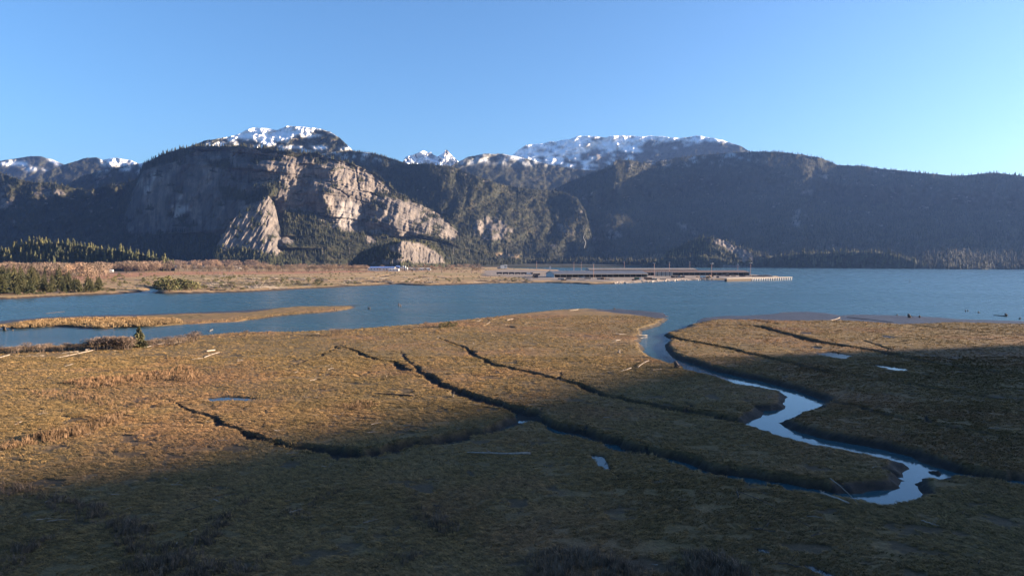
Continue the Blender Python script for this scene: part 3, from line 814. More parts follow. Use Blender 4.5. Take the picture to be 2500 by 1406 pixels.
FACETS = [  # polygon, turn towards the right (positive faces the sun)
    ([(808, 472), (872, 460), (908, 470), (906, 489), (898, 506), (889, 523), (880, 538), (891, 545), (893, 568), (851, 571), (834, 566), (810, 536), (806, 511), (787, 474)], .45),
    ([(804, 415), (829, 412), (889, 412), (921, 429), (962, 464), (925, 458), (910, 468), (872, 462), (829, 455), (806, 434)], .25),
    ([(983, 485), (1051, 511), (1041, 526), (1009, 532), (996, 543), (994, 577), (983, 572), (977, 511)], .0),
    ([(1053, 526), (1085, 530), (1124, 577), (1098, 583), (1081, 560), (1060, 572), (1041, 566), (1051, 545)], .15),
    ([(898, 500), (935, 475), (980, 490), (975, 575), (897, 572), (884, 540)], -1.15),
    ([(998, 538), (1040, 530), (1050, 545), (1040, 572), (998, 576)], -1.3),
    ([(905, 548), (925, 540), (936, 568), (905, 570)], .0),
    ([(742, 446), (795, 440), (787, 475), (800, 515), (808, 545), (785, 530), (770, 520), (752, 492)], -.95),
    ([(760, 400), (800, 405), (803, 440), (770, 445)], -.6),
    ([(680, 460), (702, 458), (705, 490), (690, 498), (678, 490)], .3),
    ([(700, 472), (724, 474), (728, 500), (720, 514), (700, 508)], .5),
    ([(712, 402), (742, 398), (759, 405), (755, 436), (720, 438)], .42),
    ([(684, 432), (706, 432), (712, 455), (700, 464), (686, 458)], .2),
    ([(690, 405), (700, 405), (703, 428), (694, 430)], .1),
    ([(738, 500), (745, 493), (752, 505), (768, 522), (764, 532), (740, 526)], .7),
    ([(782, 526), (795, 525), (803, 545), (786, 543)], .55),
    ([(630, 498), (656, 478), (670, 502), (676, 545), (680, 583), (660, 585), (640, 540), (625, 520)], 1.45),
    ([(560, 540), (596, 518), (628, 500), (640, 540), (655, 590), (550, 590)], .12),
    ([(466, 366), (496, 366), (490, 384), (470, 384)], 1.7),
    ([(557, 412), (590, 414), (617, 446), (612, 455), (575, 445), (560, 428)], 1.35),
    ([(560, 372), (600, 372), (613, 398), (590, 400), (565, 385)], 1.15),
    ([(619, 362), (651, 364), (650, 388), (630, 392)], 1.2),
    ([(679, 373), (713, 377), (710, 385), (682, 384)], .5),
    ([(747, 371), (783, 380), (780, 388), (752, 384)], .5),
    ([(679, 578), (700, 575), (722, 590), (715, 598), (690, 594)], 1.0),
    ([(617, 607), (660, 603), (715, 615), (712, 622), (640, 620)], 1.2),
    ([(651, 388), (690, 390), (688, 440), (660, 440), (640, 415)], -.1),
    ([(340, 420), (420, 400), (540, 400), (550, 470), (530, 560), (350, 580), (310, 540)], -.25),
    ([(893, 575), (912, 580), (920, 592), (897, 600)], .5),
]
STREAKS = [((547, 570), (562, 541)), ((556, 560), (577, 545)), ((578, 575), (608, 530)), ((592, 535), (618, 519)), ((618, 560), (628, 536)), ((660, 560), (640, 520))]
FORESTS = [[(672, 520), (733, 521), (770, 533), (799, 553), (834, 567), (895, 569), (893, 604), (723, 604), (690, 575)],
           [(590, 480), (640, 455), (690, 440), (684, 470), (670, 480), (676, 505), (655, 478), (630, 492), (600, 505)],
           [(530, 450), (600, 470), (625, 470), (600, 490), (545, 490)], [(500, 395), (560, 400), (600, 415), (570, 412), (520, 410)],
           [(908, 468), (965, 470), (1000, 488), (985, 492), (945, 480), (915, 478)], [(1040, 524), (1062, 520), (1075, 530), (1050, 534)],
           [(806, 448), (830, 452), (826, 458), (806, 456)], [(1000, 489), (1090, 536), (1128, 570), (1100, 545), (1050, 517)], [(760, 392), (800, 392), (795, 402), (765, 400)]]

def ch_cliff(xg, yg): return pmask(xg, yg, CLIFF, 1, 5, 1)
def ch_forest(xg, yg):
    f = np.zeros_like(xg)
    for i, q in enumerate(FORESTS): f = np.maximum(f, pmask(xg, yg, q, 1, 5, 20 + i))
    led = sstep(.30, .44, fbm(xg / 26, yg / 10, 4, 91) + .14 * fbm(xg / 6, yg / 5, 2, 92))
    return np.maximum(f, led * .9 * (1 - pmask(xg, yg, FACETS[0][0], 1, 2, 3)))
def ch_rock(xg, yg, Z=None):
    r = ch_cliff(xg, yg) * (1 - ch_forest(xg, yg))
    for q in (FACETS[24][0], FACETS[25][0], FACETS[-1][0]): r = np.maximum(r, pmask(xg, yg, q, 1, 2, 9))
    return r
def ch_cot(xg, yg):
    c = ch_cliff(xg, yg)
    return .30 * c + 1.15 * (1 - c) + .35 * ch_forest(xg, yg) * c
def ch_S(xg, yg):
    d = np.zeros_like(xg)
    for i, (q, s) in enumerate(FACETS):
        m = pmask(xg, yg, q, 0, 2.5, 40 + i); d = d * (1 - m) + s * m
    for (a, b) in STREAKS:
        dd, t = seg_dist(xg, yg, *a, *b); m = (dd < 3.0); d = np.where(m, 2.0, d)
    return d
def ch_trend(x): return np.interp(x, [250, 330, 580, 650, 700, 740, 800, 900, 1000, 1200], [-.85, -.75, -.55, -.3, .10, .20, .40, .5, .55, .6])
def ch_rel(xg, yg):
    c = ch_cliff(xg, yg)
    warp = 6 * fbm(xg / 30, yg / 30, 3, 51)
    x0_, xg = xg, xg * .937 + .24 * yg + 13.7
    a = 16 * fbm((xg + warp) / 34, yg / 60, 4, 52) + 9 * ridged((xg + warp) / 12, yg / 46, 3, 53) + 3.6 * fbm(xg / 5, yg / 13, 3, 54)
    blk = np.floor(fbm((xg + warp) / 20, (yg + warp) / 26, 3, 57) * 7) / 7 * 16
    b = 22 * fbm(xg / 40, yg / 40, 4, 55)
    crack = -0 * xg; xg = x0_
    for pts in ([(869, 412), (872, 440), (878, 470), (884, 500), (888, 520)], [(833, 452), (860, 464), (908, 472)], [(800, 455), (830, 465), (850, 480)], [(870, 487), (900, 497)]):
        for p, q in zip(pts[:-1], pts[1:]):
            dd, t = seg_dist(xg, yg, *p, *q); crack = np.where(dd < 1.7, 9.0, crack)
    return c * (a + blk + crack) + (1 - c) * b
def ch_scar(xg, yg, Z):
    m = np.zeros_like(xg)
    for i, q in enumerate(([(420, 500), (430, 492), (440, 500), (462, 503), (465, 518), (445, 522), (440, 530), (418, 533)], [(425, 490), (435, 465), (446, 462), (444, 480), (432, 495)],
                           [(350, 470), (362, 425), (372, 405), (385, 410), (380, 430), (368, 470), (355, 475)], [(450, 472), (462, 468), (460, 474)], [(305, 560), (340, 545), (355, 540), (330, 558), (308, 568)],
                           [(335, 440), (348, 435), (346, 460), (336, 465)], [(822, 500), (850, 492), (880, 500), (872, 540), (840, 560), (824, 545)])):
        m = np.maximum(m, pmask(xg, yg, q, 1, 5, 70 + i) * (.75 if i < 6 else .4))
    return m * ch_rock(xg, yg)
def ch_stain_shade(xg, yg, Z):
    s = sstep(.05, .5, fbm(xg / 5, yg / 55, 3, 95)) * .5 + .75 * sstep(680, 560, xg) * sstep(-.5, .2, fbm(xg / 24, yg / 40, 3, 96))  # lichen streaks, plus a darkened left face that deepens its shade
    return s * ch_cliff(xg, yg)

AP = relief("granite_apron", pl([(520, 618), (535, 590), (547, 570), (562, 543), (580, 526), (598, 518), (630, 498), (645, 483), (656, 478), (666, 492), (674, 515), (680, 545), (690, 575), (712, 596), (735, 622)]), pl([(520, 646), (735, 646)]), 520, 735, 1.4, 90,
       pl([(520, 2690), (640, 2670), (735, 2730)]), lambda xg, yg: .75 + .5 * sstep(590, 640, yg), None, lambda xg, yg: 16 * ridged((xg + .55 * yg) / 19, (yg - .3 * xg) / 90, 3, 1901) + 7 * fbm((xg + .5 * yg) / 6, yg / 22, 3, 1902) + 14 * fbm(xg / 30, yg / 30, 3, 1903),
       {"rock": lambda xg, yg, Z: np.clip(sstep(-.5, -.2, fbm(xg / 14, yg / 9, 4, 1904)) * sstep(618, 598, yg) + pmask(xg, yg, [(617, 604), (660, 601), (715, 614), (712, 624), (640, 622)], 1, 3, 5), 0, 1), "stain_shade": lambda xg, yg, Z: .5 * sstep(0, .4, fbm((xg + .5 * yg) / 5, yg / 40, 3, 1905))},
       "fan shaped granite apron at the foot of the big cliff", seed=191, jag=2.0, trend=pl([(520, -.1), (560, .22), (600, .25), (632, .35), (650, .7), (735, .8)]))
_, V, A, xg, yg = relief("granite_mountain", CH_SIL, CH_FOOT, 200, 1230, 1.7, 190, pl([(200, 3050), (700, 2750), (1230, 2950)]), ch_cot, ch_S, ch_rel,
       {"rock": ch_rock, "scar": ch_scar, "stain_shade": ch_stain_shade}, "huge bare granite cliff mountain behind the town", jag=1.6, seed=4, leak=60, trend=ch_trend, full=True)
CHF = scatter(V, A["rock"], .020, 12, 27, 26000, .9)

def forest_bare(xg, yg, Z, seed, amt=.3, sx=30, sy=18):
    return sstep(amt, amt + .18, fbm(xg / sx, yg / sy, 4, seed, .6))

def fr_rel(amp, sx, sy, seed, fine=6):
    def f(xg, yg):
        w = 25 * fbm(xg / 120, yg / 90, 3, seed)
        return amp * (ridged((xg + w) / sx, (yg + .4 * xg) / sy, 4, seed + 1) - .5) + .5 * amp * fbm(xg / (sx * .4), yg / (sy * .4), 4, seed + 2) + fine * fbm(xg / 7, yg / 7, 3, seed + 3)
    return f

def rockp(polys, seed, snowline=None, extra=.46):
    def f(xg, yg, Z):
        m = np.zeros_like(xg)
        for i, q in enumerate(polys): m = np.maximum(m, pmask(xg, yg, q, 1, 9, seed + i) * sstep(-.35, .12, fbm(xg / 8, yg / 8, 4, seed + 30 + i)))
        return np.maximum(m, sstep(extra, extra + .1, fbm(xg / 16, yg / 11, 4, seed + 77, .6)) * .8)
    return f

# ---- forested ridge right of the monolith
L3 = relief("forested_ridge", pl([(760, 384), (800, 372), (860, 369), (900, 373), (940, 382), (980, 395), (1000, 401), (1040, 400), (1080, 404), (1110, 410), (1140, 422), (1180, 436), (1220, 450), (1260, 457), (1300, 462), (1340, 465), (1380, 472), (1410, 486), (1430, 520), (1445, 580), (1460, 646)]),
       pl([(760, 647), (1460, 648.5)]), 760, 1460, 2.4, 130, pl([(760, 3500), (1100, 3400), (1250, 3550), (1460, 3700)]), lambda xg, yg: 1.25 - .5 * pmask(xg, yg, [(1140, 545), (1180, 520), (1260, 560), (1260, 590), (1180, 590)], 3, 5, 8),
       None, fr_rel(85, 105, 130, 300, 8),
       {"rock": rockp([[(1150, 545), (1185, 530), (1225, 540), (1255, 565), (1240, 585), (1190, 588), (1160, 570)], [(1360, 545), (1390, 550), (1402, 575), (1370, 565)], [(1100, 615), (1140, 618), (1100, 622)], [(1340, 598), (1360, 600), (1355, 608)], [(980, 380), (1000, 392), (985, 396)]], 310, extra=.5),
        "grass": lambda xg, yg, Z: pmask(xg, yg, [(1085, 616), (1130, 614), (1270, 622), (1265, 630), (1180, 632), (1110, 631)], 1, 3, 5) * .9,
        "snow": lambda xg, yg, Z: sstep(405, 385, yg) * sstep(.25, .4, fbm(xg / 9, yg / 4, 3, 333))},
       "dark forested ridge sloping down to the right of the granite cliff", seed=31, trend=pl([(760, 0), (900, -.2), (1050, -.55), (1090, .1), (1300, .08), (1460, .0)]))
# ---- big forested mountain on the right
R_SIL = pl([(1290, 500), (1340, 470), (1380, 448), (1430, 428), (1480, 410), (1505, 392), (1540, 391), (1580, 400), (1640, 388), (1700, 380), (1760, 375), (1830, 370), (1900, 371), (1960, 378), (2000, 385), (2030, 397), (2045, 404), (2100, 405), (2150, 412), (2230, 420), (2330, 430), (2370, 427), (2420, 422), (2460, 425), (2500, 431), (2700, 432), (2900, 440), (3400, 450)])
R_FOOT = pl([(1290, 646.5), (1500, 649), (1700, 650.5), (1900, 652.5), (2150, 654.5), (2280, 656.5), (2500, 658.5), (2900, 662), (3400, 668)])
R_D = pl([(1290, 4300), (1500, 3600), (1700, 3260), (1900, 2900), (2150, 2600), (2280, 2360), (2500, 2160), (2900, 1700), (3400, 1480)])  # unseen end beyond the frame brought nearer to block low sun
L7 = relief("forested_mountain", R_SIL, R_FOOT, 1290, 3400, 3.0, 140, R_D, lambda xg, yg: 1.45 - .6 * pmask(xg, yg, [(1850, 430), (2080, 440), (2100, 520), (1950, 560), (1850, 520)], 4, 8, 3),
       None, fr_rel(130, 150, 170, 400, 8),
       {"rock": rockp([[(1480, 560), (1515, 562), (1518, 580), (1490, 582)], [(1660, 545), (1690, 550), (1702, 572), (1665, 560)], [(1940, 505), (1955, 510), (1948, 560), (1935, 545)], [(1955, 462), (1985, 466), (1975, 476), (1955, 472)], [(2085, 440), (2096, 450), (2090, 455)], [(1990, 418), (2035, 430), (2020, 440)], [(1440, 575), (1470, 585), (1450, 595)]], 410, extra=.52),
        "snow": lambda xg, yg, Z: sstep(415, 385, yg) * sstep(1950, 1750, xg) * sstep(.30, .42, fbm(xg / 11, yg / 4, 3, 433)),
        "grass": lambda xg, yg, Z: pmask(xg, yg, [(1520, 628), (1640, 618), (1640, 622), (1520, 632)], 1, 3, 5) * .5},
       "broad dark forested mountain filling the right side above the sound", seed=41, trend=pl([(1290, .1), (1410, -.5), (1440, 1.6), (1640, 1.5), (1720, .1), (1830, .1), (1880, 1.0), (1990, 1.1), (2070, -.2), (2900, -.1)]))
# ---- rounded hill, snowy plateau, snowy dome, far peaks
L5 = relief("wooded_hill", pl([(1060, 430), (1090, 411), (1110, 400), (1140, 385), (1180, 376), (1220, 376), (1250, 380), (1290, 389), (1340, 402), (1400, 413), (1480, 420), (1560, 430)]), pl([(1060, 500), (1560, 500)]), 1060, 1560, 2.6, 50,
       pl([(1060, 5400), (1560, 5600)]), 1.7, lambda xg, yg: np.interp(xg, [1060, 1180, 1560], [-.2, .1, .1]), fr_rel(80, 70, 60, 500, 10),
       {"snow": lambda xg, yg, Z: sstep(412, 388, yg) * sstep(.14, .42, fbm(xg / 12, yg / 3.5, 4, 533) + .12 * sstep(1180, 1260, xg))}, "rounded wooded hill with scattered snow below the snowy plateau", seed=51)
L6 = relief("snowy_plateau", pl([(1215, 400), (1250, 380), (1270, 363), (1285, 354), (1320, 351), (1340, 347), (1390, 341), (1410, 332), (1450, 334), (1480, 336), (1490, 331), (1520, 331), (1570, 334), (1590, 331), (1620, 334), (1660, 338), (1700, 332), (1740, 337), (1780, 347), (1810, 358), (1830, 370), (1880, 395)]), pl([(1215, 440), (1880, 440)]), 1215, 1880, 2.2, 60,
       pl([(1215, 7400), (1880, 7000)]), lambda xg, yg: np.where(yg > 362, 1.3, .8), lambda xg, yg: np.interp(xg, [1215, 1480, 1500, 1880], [-.10, -.10, -.05, -.05]), fr_rel(110, 46, 34, 600, 14),
       {"snow": lambda xg, yg, Z: np.clip(sstep(-.22, .14, .9 * fbm(xg / 22, yg / 9, 3, 634) + .4 * fbm(xg / 6, yg / 3.0, 4, 633, .6) + .12 + sstep(420, 335, yg) * .5 - .25 - .8 * sstep(1520, 1640, xg) * sstep(340, 352, yg) - .25 * sstep(1380, 1470, xg) * sstep(360, 380, yg)) + pmask(xg, yg, [(1480, 340), (1500, 345), (1520, 335), (1505, 365), (1488, 372), (1470, 355), (1430, 352)], 1, 3, 5), 0, 1),
        "rock": lambda xg, yg, Z: sstep(400, 380, yg) * sstep(1560, 1450, xg) * .8}, "long snow covered plateau mountain in the centre distance", seed=61, jag=2.0)
L2 = relief("snowy_dome", pl([(400, 385), (440, 366), (470, 355), (500, 344), (560, 334), (585, 327), (600, 318), (618, 312), (650, 314), (680, 318), (700, 308), (740, 310), (780, 315), (805, 322), (830, 338), (850, 357), (866, 372), (890, 400)]), pl([(400, 420), (890, 420)]), 400, 890, 2.0, 60,
       pl([(400, 4600), (890, 4600)]), lambda xg, yg: np.where(yg > 350, 1.6, 1.2), lambda xg, yg: np.interp(xg, [400, 600, 700, 890], [-.1, .12, .1, .25]), fr_rel(70, 50, 34, 700, 10),
       {"snow": lambda xg, yg, Z: np.clip(sstep(-.05, .18, 1.1 * fbm(xg / 30, yg / 9, 3, 734) + .3 * fbm(xg / 7, yg / 3.0, 4, 733, .6) + sstep(352, 318, yg) * .45 - .22 - .55 * pmask(xg, yg, [(735, 322), (790, 318), (830, 345), (850, 362), (700, 352), (720, 335)], 2, 4, 4)) + .9 * pmask(xg, yg, [(585, 329), (600, 318), (618, 312), (650, 314), (682, 319), (700, 309), (748, 312), (735, 326), (700, 340), (640, 348), (592, 338)], 1, 5, 2), 0, 1),
        "rock": lambda xg, yg, Z: sstep(.1, .4, fbm(xg / 16, yg / 8, 3, 744)) * .6}, "snow capped mountain dome rising behind the granite cliff", seed=71)
L4 = relief("snowy_peaks", pl([(960, 412), (983, 397), (990, 384), (1010, 377), (1025, 371), (1035, 367), (1045, 373), (1052, 372), (1060, 380), (1068, 384), (1075, 379), (1083, 372), (1089, 366), (1093, 368), (1099, 377), (1107, 384), (1117, 394), (1140, 412)]), pl([(960, 425), (1140, 425)]), 960, 1140, 1.2, 50,
       pl([(960, 11500), (1140, 11500)]), .9, lambda xg, yg: .25 * np.sin(xg / 7.5), lambda xg, yg: 260 * fbm(xg / 16, yg / 16, 4, 801) + 60 * fbm(xg / 4, yg / 4, 3, 802),
       {"rock": lambda xg, yg, Z: np.ones_like(xg), "snow": lambda xg, yg, Z: sstep(-.28, -.1, fbm(xg / 7, yg / 7, 4, 833) - .5 * sstep(1080, 1088, xg) * sstep(1102, 1094, xg) * sstep(382, 372, yg))}, "pair of far sunlit snow peaks in the gap between ridges", seed=81, jag=2.2)
L0a = relief("distant_hill", pl([(-250, 400), (-100, 388), (0, 393), (40, 387), (75, 382), (100, 382), (125, 389), (150, 399), (180, 412), (240, 440)]), pl([(-250, 470), (240, 470)]), -250, 240, 2.6, 50,
       pl([(-250, 8000), (240, 8000)]), 1.8, lambda xg, yg: .1 + 0 * xg, fr_rel(120, 60, 40, 900, 12),
       {"snow": lambda xg, yg, Z: np.maximum(pmask(xg, yg, [(0, 396), (30, 393), (60, 395), (72, 405), (30, 404), (0, 401)], 1, 2, 3), np.maximum(pmask(xg, yg, [(60, 411), (85, 408), (90, 414), (70, 418)], 1, 2, 4), np.maximum(pmask(xg, yg, [(100, 412), (118, 414), (110, 417)], 0, 2, 5), pmask(xg, yg, [(112, 384), (140, 396), (148, 405), (138, 403), (120, 394)], 1, 3, 6))))}, "distant wooded hill with white snow clearings at far left", seed=91)
L0b = relief("distant_ridge", pl([(40, 455), (90, 432), (130, 412), (175, 397), (210, 386), (235, 384), (250, 391), (265, 388), (285, 385), (300, 389), (320, 391), (335, 399), (380, 410)]), pl([(40, 480), (380, 480)]), 40, 380, 2.4, 50,
       pl([(40, 6600), (380, 6600)]), 1.6, lambda xg, yg: np.interp(xg, [40, 210, 380], [-.15, .05, .25]), fr_rel(90, 46, 46, 1000, 10),
       {"snow": lambda xg, yg, Z: np.clip(sstep(235, 262, xg) * sstep(412, 398, yg) * sstep(-.25, .02, fbm(xg / 8, yg / 6, 4, 1033)), 0, 1), "rock": lambda xg, yg, Z: sstep(245, 270, xg) * sstep(410, 398, yg)}, "distant ridge with snow on its right hand summit", seed=101)
L0c = relief("dark_spur", pl([(60, 505), (100, 480), (160, 452), (200, 432), (240, 417), (300, 407), (345, 399), (380, 392), (460, 392)]), pl([(60, 520), (460, 520)]), 60, 460, 2.4, 50,
       pl([(60, 4700), (460, 4700)]), 1.5, lambda xg, yg: -.1 + 0 * xg, fr_rel(80, 50, 60, 1100, 10),
       {"snow": lambda xg, yg, Z: sstep(430, 405, yg) * sstep(.12, .28, fbm(xg / 9, yg / 4, 4, 1133)), "rock": rockp([[(230, 422), (250, 424), (240, 440)]], 1150)}, "dark spur with snow flecks left of the granite cliff", seed=111)
LL = relief("wooded_foothill", pl([(-350, 430), (-120, 412), (0, 421), (30, 433), (60, 442), (90, 447), (120, 445), (150, 452), (180, 460), (215, 464), (250, 455), (300, 447), (330, 440), (420, 430)]), pl([(-350, 640), (420, 640)]), -350, 420, 2.6, 90,
       pl([(-350, 3200), (420, 3300)]), 1.25, lambda xg, yg: np.interp(xg, [-350, 100, 420], [.1, .25, .1]), fr_rel(70, 70, 90, 1200, 7),
       {"rock": rockp([[(80, 452), (140, 462), (165, 475), (120, 480), (85, 475)], [(0, 472), (30, 480), (40, 510), (10, 512), (0, 500)], [(0, 446), (30, 452), (0, 460)]], 1210, extra=.5)}, "wooded foothill in the great shadow at far left", seed=121)

sets = [(L3, .018, 9, 19, 34000), (L7, .012, 11, 22, 66000), (L5, .008, 8, 15, 12000), (L6, .003, 9, 16, 9000), (L2, .006, 6, 12, 9000), (L0a, .004, 10, 16, 6000), (L0b, .005, 9, 16, 6000), (L0c, .008, 8, 15, 9000), (LL, .014, 9, 19, 18000)]
names = ["ridge_forest", "mountain_forest", "hill_forest", "plateau_forest", "dome_forest", "distant_forest", "distant_ridge_forest", "spur_forest", "foothill_forest"]
for (r, den, h0, h1, mx), nm in zip(sets, names):
    bare = np.clip(np.maximum(np.maximum(r[2]["rock"], r[2]["grass"]), r[2]["snow"] * .93), 0, 1)
    P, S = scatter(r[1], bare, den, h0, h1, mx, .95)
    instancer(nm, P, S, TREE_SRC, label="dark conifer forest covering the " + r[0].name.replace("_", " "), cat="forest")
instancer("cliff_forest", *CHF, TREE_SRC, label="conifers on the ledges and talus of the granite cliff", cat="forest")

# ---- low bluffs in front
H1 = relief("granite_bluff", pl([(850, 645), (868, 628), (885, 614), (905, 606), (930, 599), (960, 590), (1000, 588), (1030, 592), (1060, 602), (1085, 619), (1098, 646)]), pl([(850, 647), (1098, 648)]), 850, 1098, 1.4, 60,
       pl([(850, 2350), (980, 2250), (1098, 2400)]), lambda xg, yg: .6 + 0 * xg, lambda xg, yg: np.interp(xg, [850, 930, 960, 1098], [-.5, -.1, .55, .6]), lambda xg, yg: 14 * ridged(xg / 16, yg / 26, 3, 1301) + 5 * fbm(xg / 4, yg / 8, 3, 1302),
       {"rock": lambda xg, yg, Z: np.maximum(pmask(xg, yg, [(945, 600), (985, 590), (1020, 592), (1050, 606), (1078, 622), (1088, 642), (1020, 643), (960, 640), (985, 625), (955, 612)], 1, 4, 3), pmask(xg, yg, [(905, 632), (960, 632), (980, 644), (905, 644)], 1, 4, 6) * sstep(-.1, .2, fbm(xg / 6, yg / 4, 3, 8)))}, "small sunlit granite bluff at the foot of the big cliff", seed=131)
H2 = relief("rocky_bluff", pl([(1610, 650), (1630, 613), (1660, 601), (1700, 583), (1740, 580), (1770, 587), (1800, 602), (1840, 614), (1880, 624), (1910, 634), (1932, 652)]), pl([(1610, 650), (1932, 652.5)]), 1610, 1932, 1.7, 50,
       pl([(1610, 2900), (1932, 2750)]), .8, lambda xg, yg: np.interp(xg, [1610, 1740, 1760, 1932], [-.3, -.2, .5, .5]), lambda xg, yg: 14 * ridged(xg / 20, yg / 22, 3, 1401) + 6 * fbm(xg / 5, yg / 6, 3, 1402),
       {"rock": lambda xg, yg, Z: np.maximum(pmask(xg, yg, [(1725, 583), (1765, 587), (1800, 603), (1835, 618), (1842, 632), (1815, 640), (1800, 625), (1770, 605)], 1, 5, 3), sstep(649, 651, yg) * .6)}, "rocky wooded bluff above the far shore behind the dock", seed=141)
H3 = relief("shore_wood_hill", pl([(1840, 652), (1870, 632), (1900, 626), (1960, 620), (2030, 618), (2090, 616), (2150, 618), (2190, 624), (2215, 634), (2240, 645), (2265, 656)]), pl([(1840, 652.5), (2265, 656.5)]), 1840, 2265, 2.2, 40,
       pl([(1840, 2800), (2265, 2330)]), .7, lambda xg, yg: .1 + 0 * xg, lambda xg, yg: 10 * fbm(xg / 20, yg / 20, 3, 1501),
       {"rock": lambda xg, yg, Z: sstep(653.5, 655.5, yg) * sstep(.05, .2, fbm(xg / 7, yg / 4, 3, 1533))}, "low wooded point on the far shore", seed=151)
H6 = relief("near_spur_wood", pl([(1560, 650), (1590, 640), (1640, 632), (1700, 626), (1740, 630), (1775, 638), (1800, 646), (1810, 651)]), pl([(1560, 650), (1810, 651.5)]), 1560, 1810, 2.0, 30,
       pl([(1560, 2820), (1810, 2700)]), .8, lambda xg, yg: .25 + 0 * xg, lambda xg, yg: 10 * fbm(xg / 20, yg / 20, 3, 1601),
       {"rock": lambda xg, yg, Z: sstep(645.5, 648, yg) * sstep(1750, 1775, xg)}, "wooded point with a pale rock foot behind the dock masts", seed=161)
H5 = relief("conifer_hill", pl([(-200, 628), (-60, 622), (10, 620), (35, 602), (60, 596), (110, 593), (160, 596), (220, 604), (290, 612), (340, 621), (385, 630), (425, 645)]), pl([(-200, 649), (425, 650)]), -200, 425, 2.6, 34,
       pl([(-200, 1750), (425, 1720)]), .9, lambda xg, yg: .1 + 0 * xg, lambda xg, yg: 8 * fbm(xg / 20, yg / 14, 3, 1701), {}, "low conifer covered hill behind the bare trees at left", seed=171)
for r, nm, den, a, b, mx in ((AP, "apron_forest", .016, 8, 20, 2500), (H1, "bluff_forest", .022, 9, 18, 4000), (H2, "rocky_bluff_forest", .02, 10, 22, 4000), (H3, "shore_forest", .02, 14, 28, 4000), (H6, "point_forest", .022, 12, 24, 3000), (H5, "hill_conifers", .055, 8, 25, 8000)):
    P, S = scatter(r[1], np.clip(r[2]["rock"] * 1.05, 0, 1), den, a, b, mx, 1.0)
    instancer(nm, P, S, HILL_SRC, label="dense conifers growing on the " + r[0].name.replace("_", " "), cat="forest")
# trees along the far waterline (below the slopes)
P = []; S = []
for x0, x1, yy, n in ((1085, 1660, 647.0, 900), (1230, 1640, 642.5, 500)):
    px = rng.uniform(x0, x1, n); D = np.interp(px, [1085, 1290, 1460, 1660], [2700, 3300, 3300, 3000]) - rng.uniform(0, 60, n)
    X_ = (px - 1250) / FPX * D; h = rng.uniform(14, 30, n)
    P.append(np.stack([X_, D, 3 + 20 * rng.random(n) * (yy < 645)], -1)); S.append(np.stack([h, h, h], -1))
instancer("waterline_forest", np.concatenate(P), np.concatenate(S), TREE_SRC, label="dark conifers along the far waterline below the ridge", cat="forest")
bank = link_mesh("far_shore", [(-400, 2660, 4), (1000, 2900, 3), (1000, 4400, 30), (-400, 4400, 60), (-400, 2640, -3), (60, 2600, -3), (700, 3150, -3), (1000, 2890, -3)], [(0, 1, 2, 3), (0, 4, 7, 1)], M['mountain'])
tag(bank, kind="structure")
# wooded spur right of the drone, out of the frame, whose shadow lies over the foreground
def spur():
    yy = np.linspace(-2600, 700, 100); xx = np.linspace(480, 2600, 90)
    gx, gy = np.meshgrid(xx, yy)
    edge = np.interp(gy, [-2600, -200, 10, 74, 99, 106, 135, 165, 193, 206, 216, 228, 243, 300, 420, 700], [-900, -300, -170, -105, -62, -34, -14, 21, 45, 78, 105, 165, 330, 900, 1400, 1700])
    L = 1000.0
    yshift = gy + (L) * math.cos(SUN_AZ) * 0
    crest = (L - edge) * math.tan(SUN_EL)
    prof = np.exp(-((gx - L) / 220.0) ** 2)
    z = crest * prof * (1 + 0 * gx)
    side = .12 * fbm(gx / 160, gy / 160, 4, 1801) * crest * np.clip(np.abs(gx - L) / 300, 0, 1)
    return gx, gy + 0, np.maximum(z + side, -3)
gx, gy, gzv = spur()
gy2 = gy + 1000.0 * math.cos(SUN_AZ)          # sun line from the crest to the marsh
sp = link_mesh("wooded_spur", np.stack([gx, gy2, gzv], -1).reshape(-1, 3), grid_faces(100, 90), M['mountain'], smooth=True,
               attrs={k: np.zeros(gx.size) for k in ("rock", "snow", "grass", "scar", "stain_shade")})
tag(sp, "wooded spur beside the marsh to the right, outside the picture", "hill", kind="structure")

# ------------------------------------------------------------------ marsh grass and reeds
def tuft_model(name, mat, n, hgt, spread, lean, width, seed, coll, droop=.5):
    r_ = random.Random(seed); mb = MB()
    for _ in range(n):
        a = r_.uniform(0, 2 * PI); d = spread * math.sqrt(r_.random())
        x, y = d * math.cos(a), d * math.sin(a)
        h = hgt * r_.uniform(.55, 1.1)
        lx = r_.gauss(-lean, lean * .55 + .12) * h; ly = r_.gauss(0, lean * .35 + .12) * h
        b = r_.uniform(0, PI); wx, wy = width * math.cos(b), width * math.sin(b)
        m = (x + lx * .42, y + ly * .42, h * .62); t = (x + lx, y + ly, h * (1 - droop * .25))
        mb.quad((x - wx, y - wy, -.03), (x + wx, y + wy, -.03), (m[0] + wx * .8, m[1] + wy * .8, m[2]), (m[0] - wx * .8, m[1] - wy * .8, m[2]))
        mb.tri((m[0] - wx * .8, m[1] - wy * .8, m[2]), (m[0] + wx * .8, m[1] + wy * .8, m[2]), t)
    o = bpy.data.objects.new(name, mb.mesh(name, mat)); coll.objects.link(o)

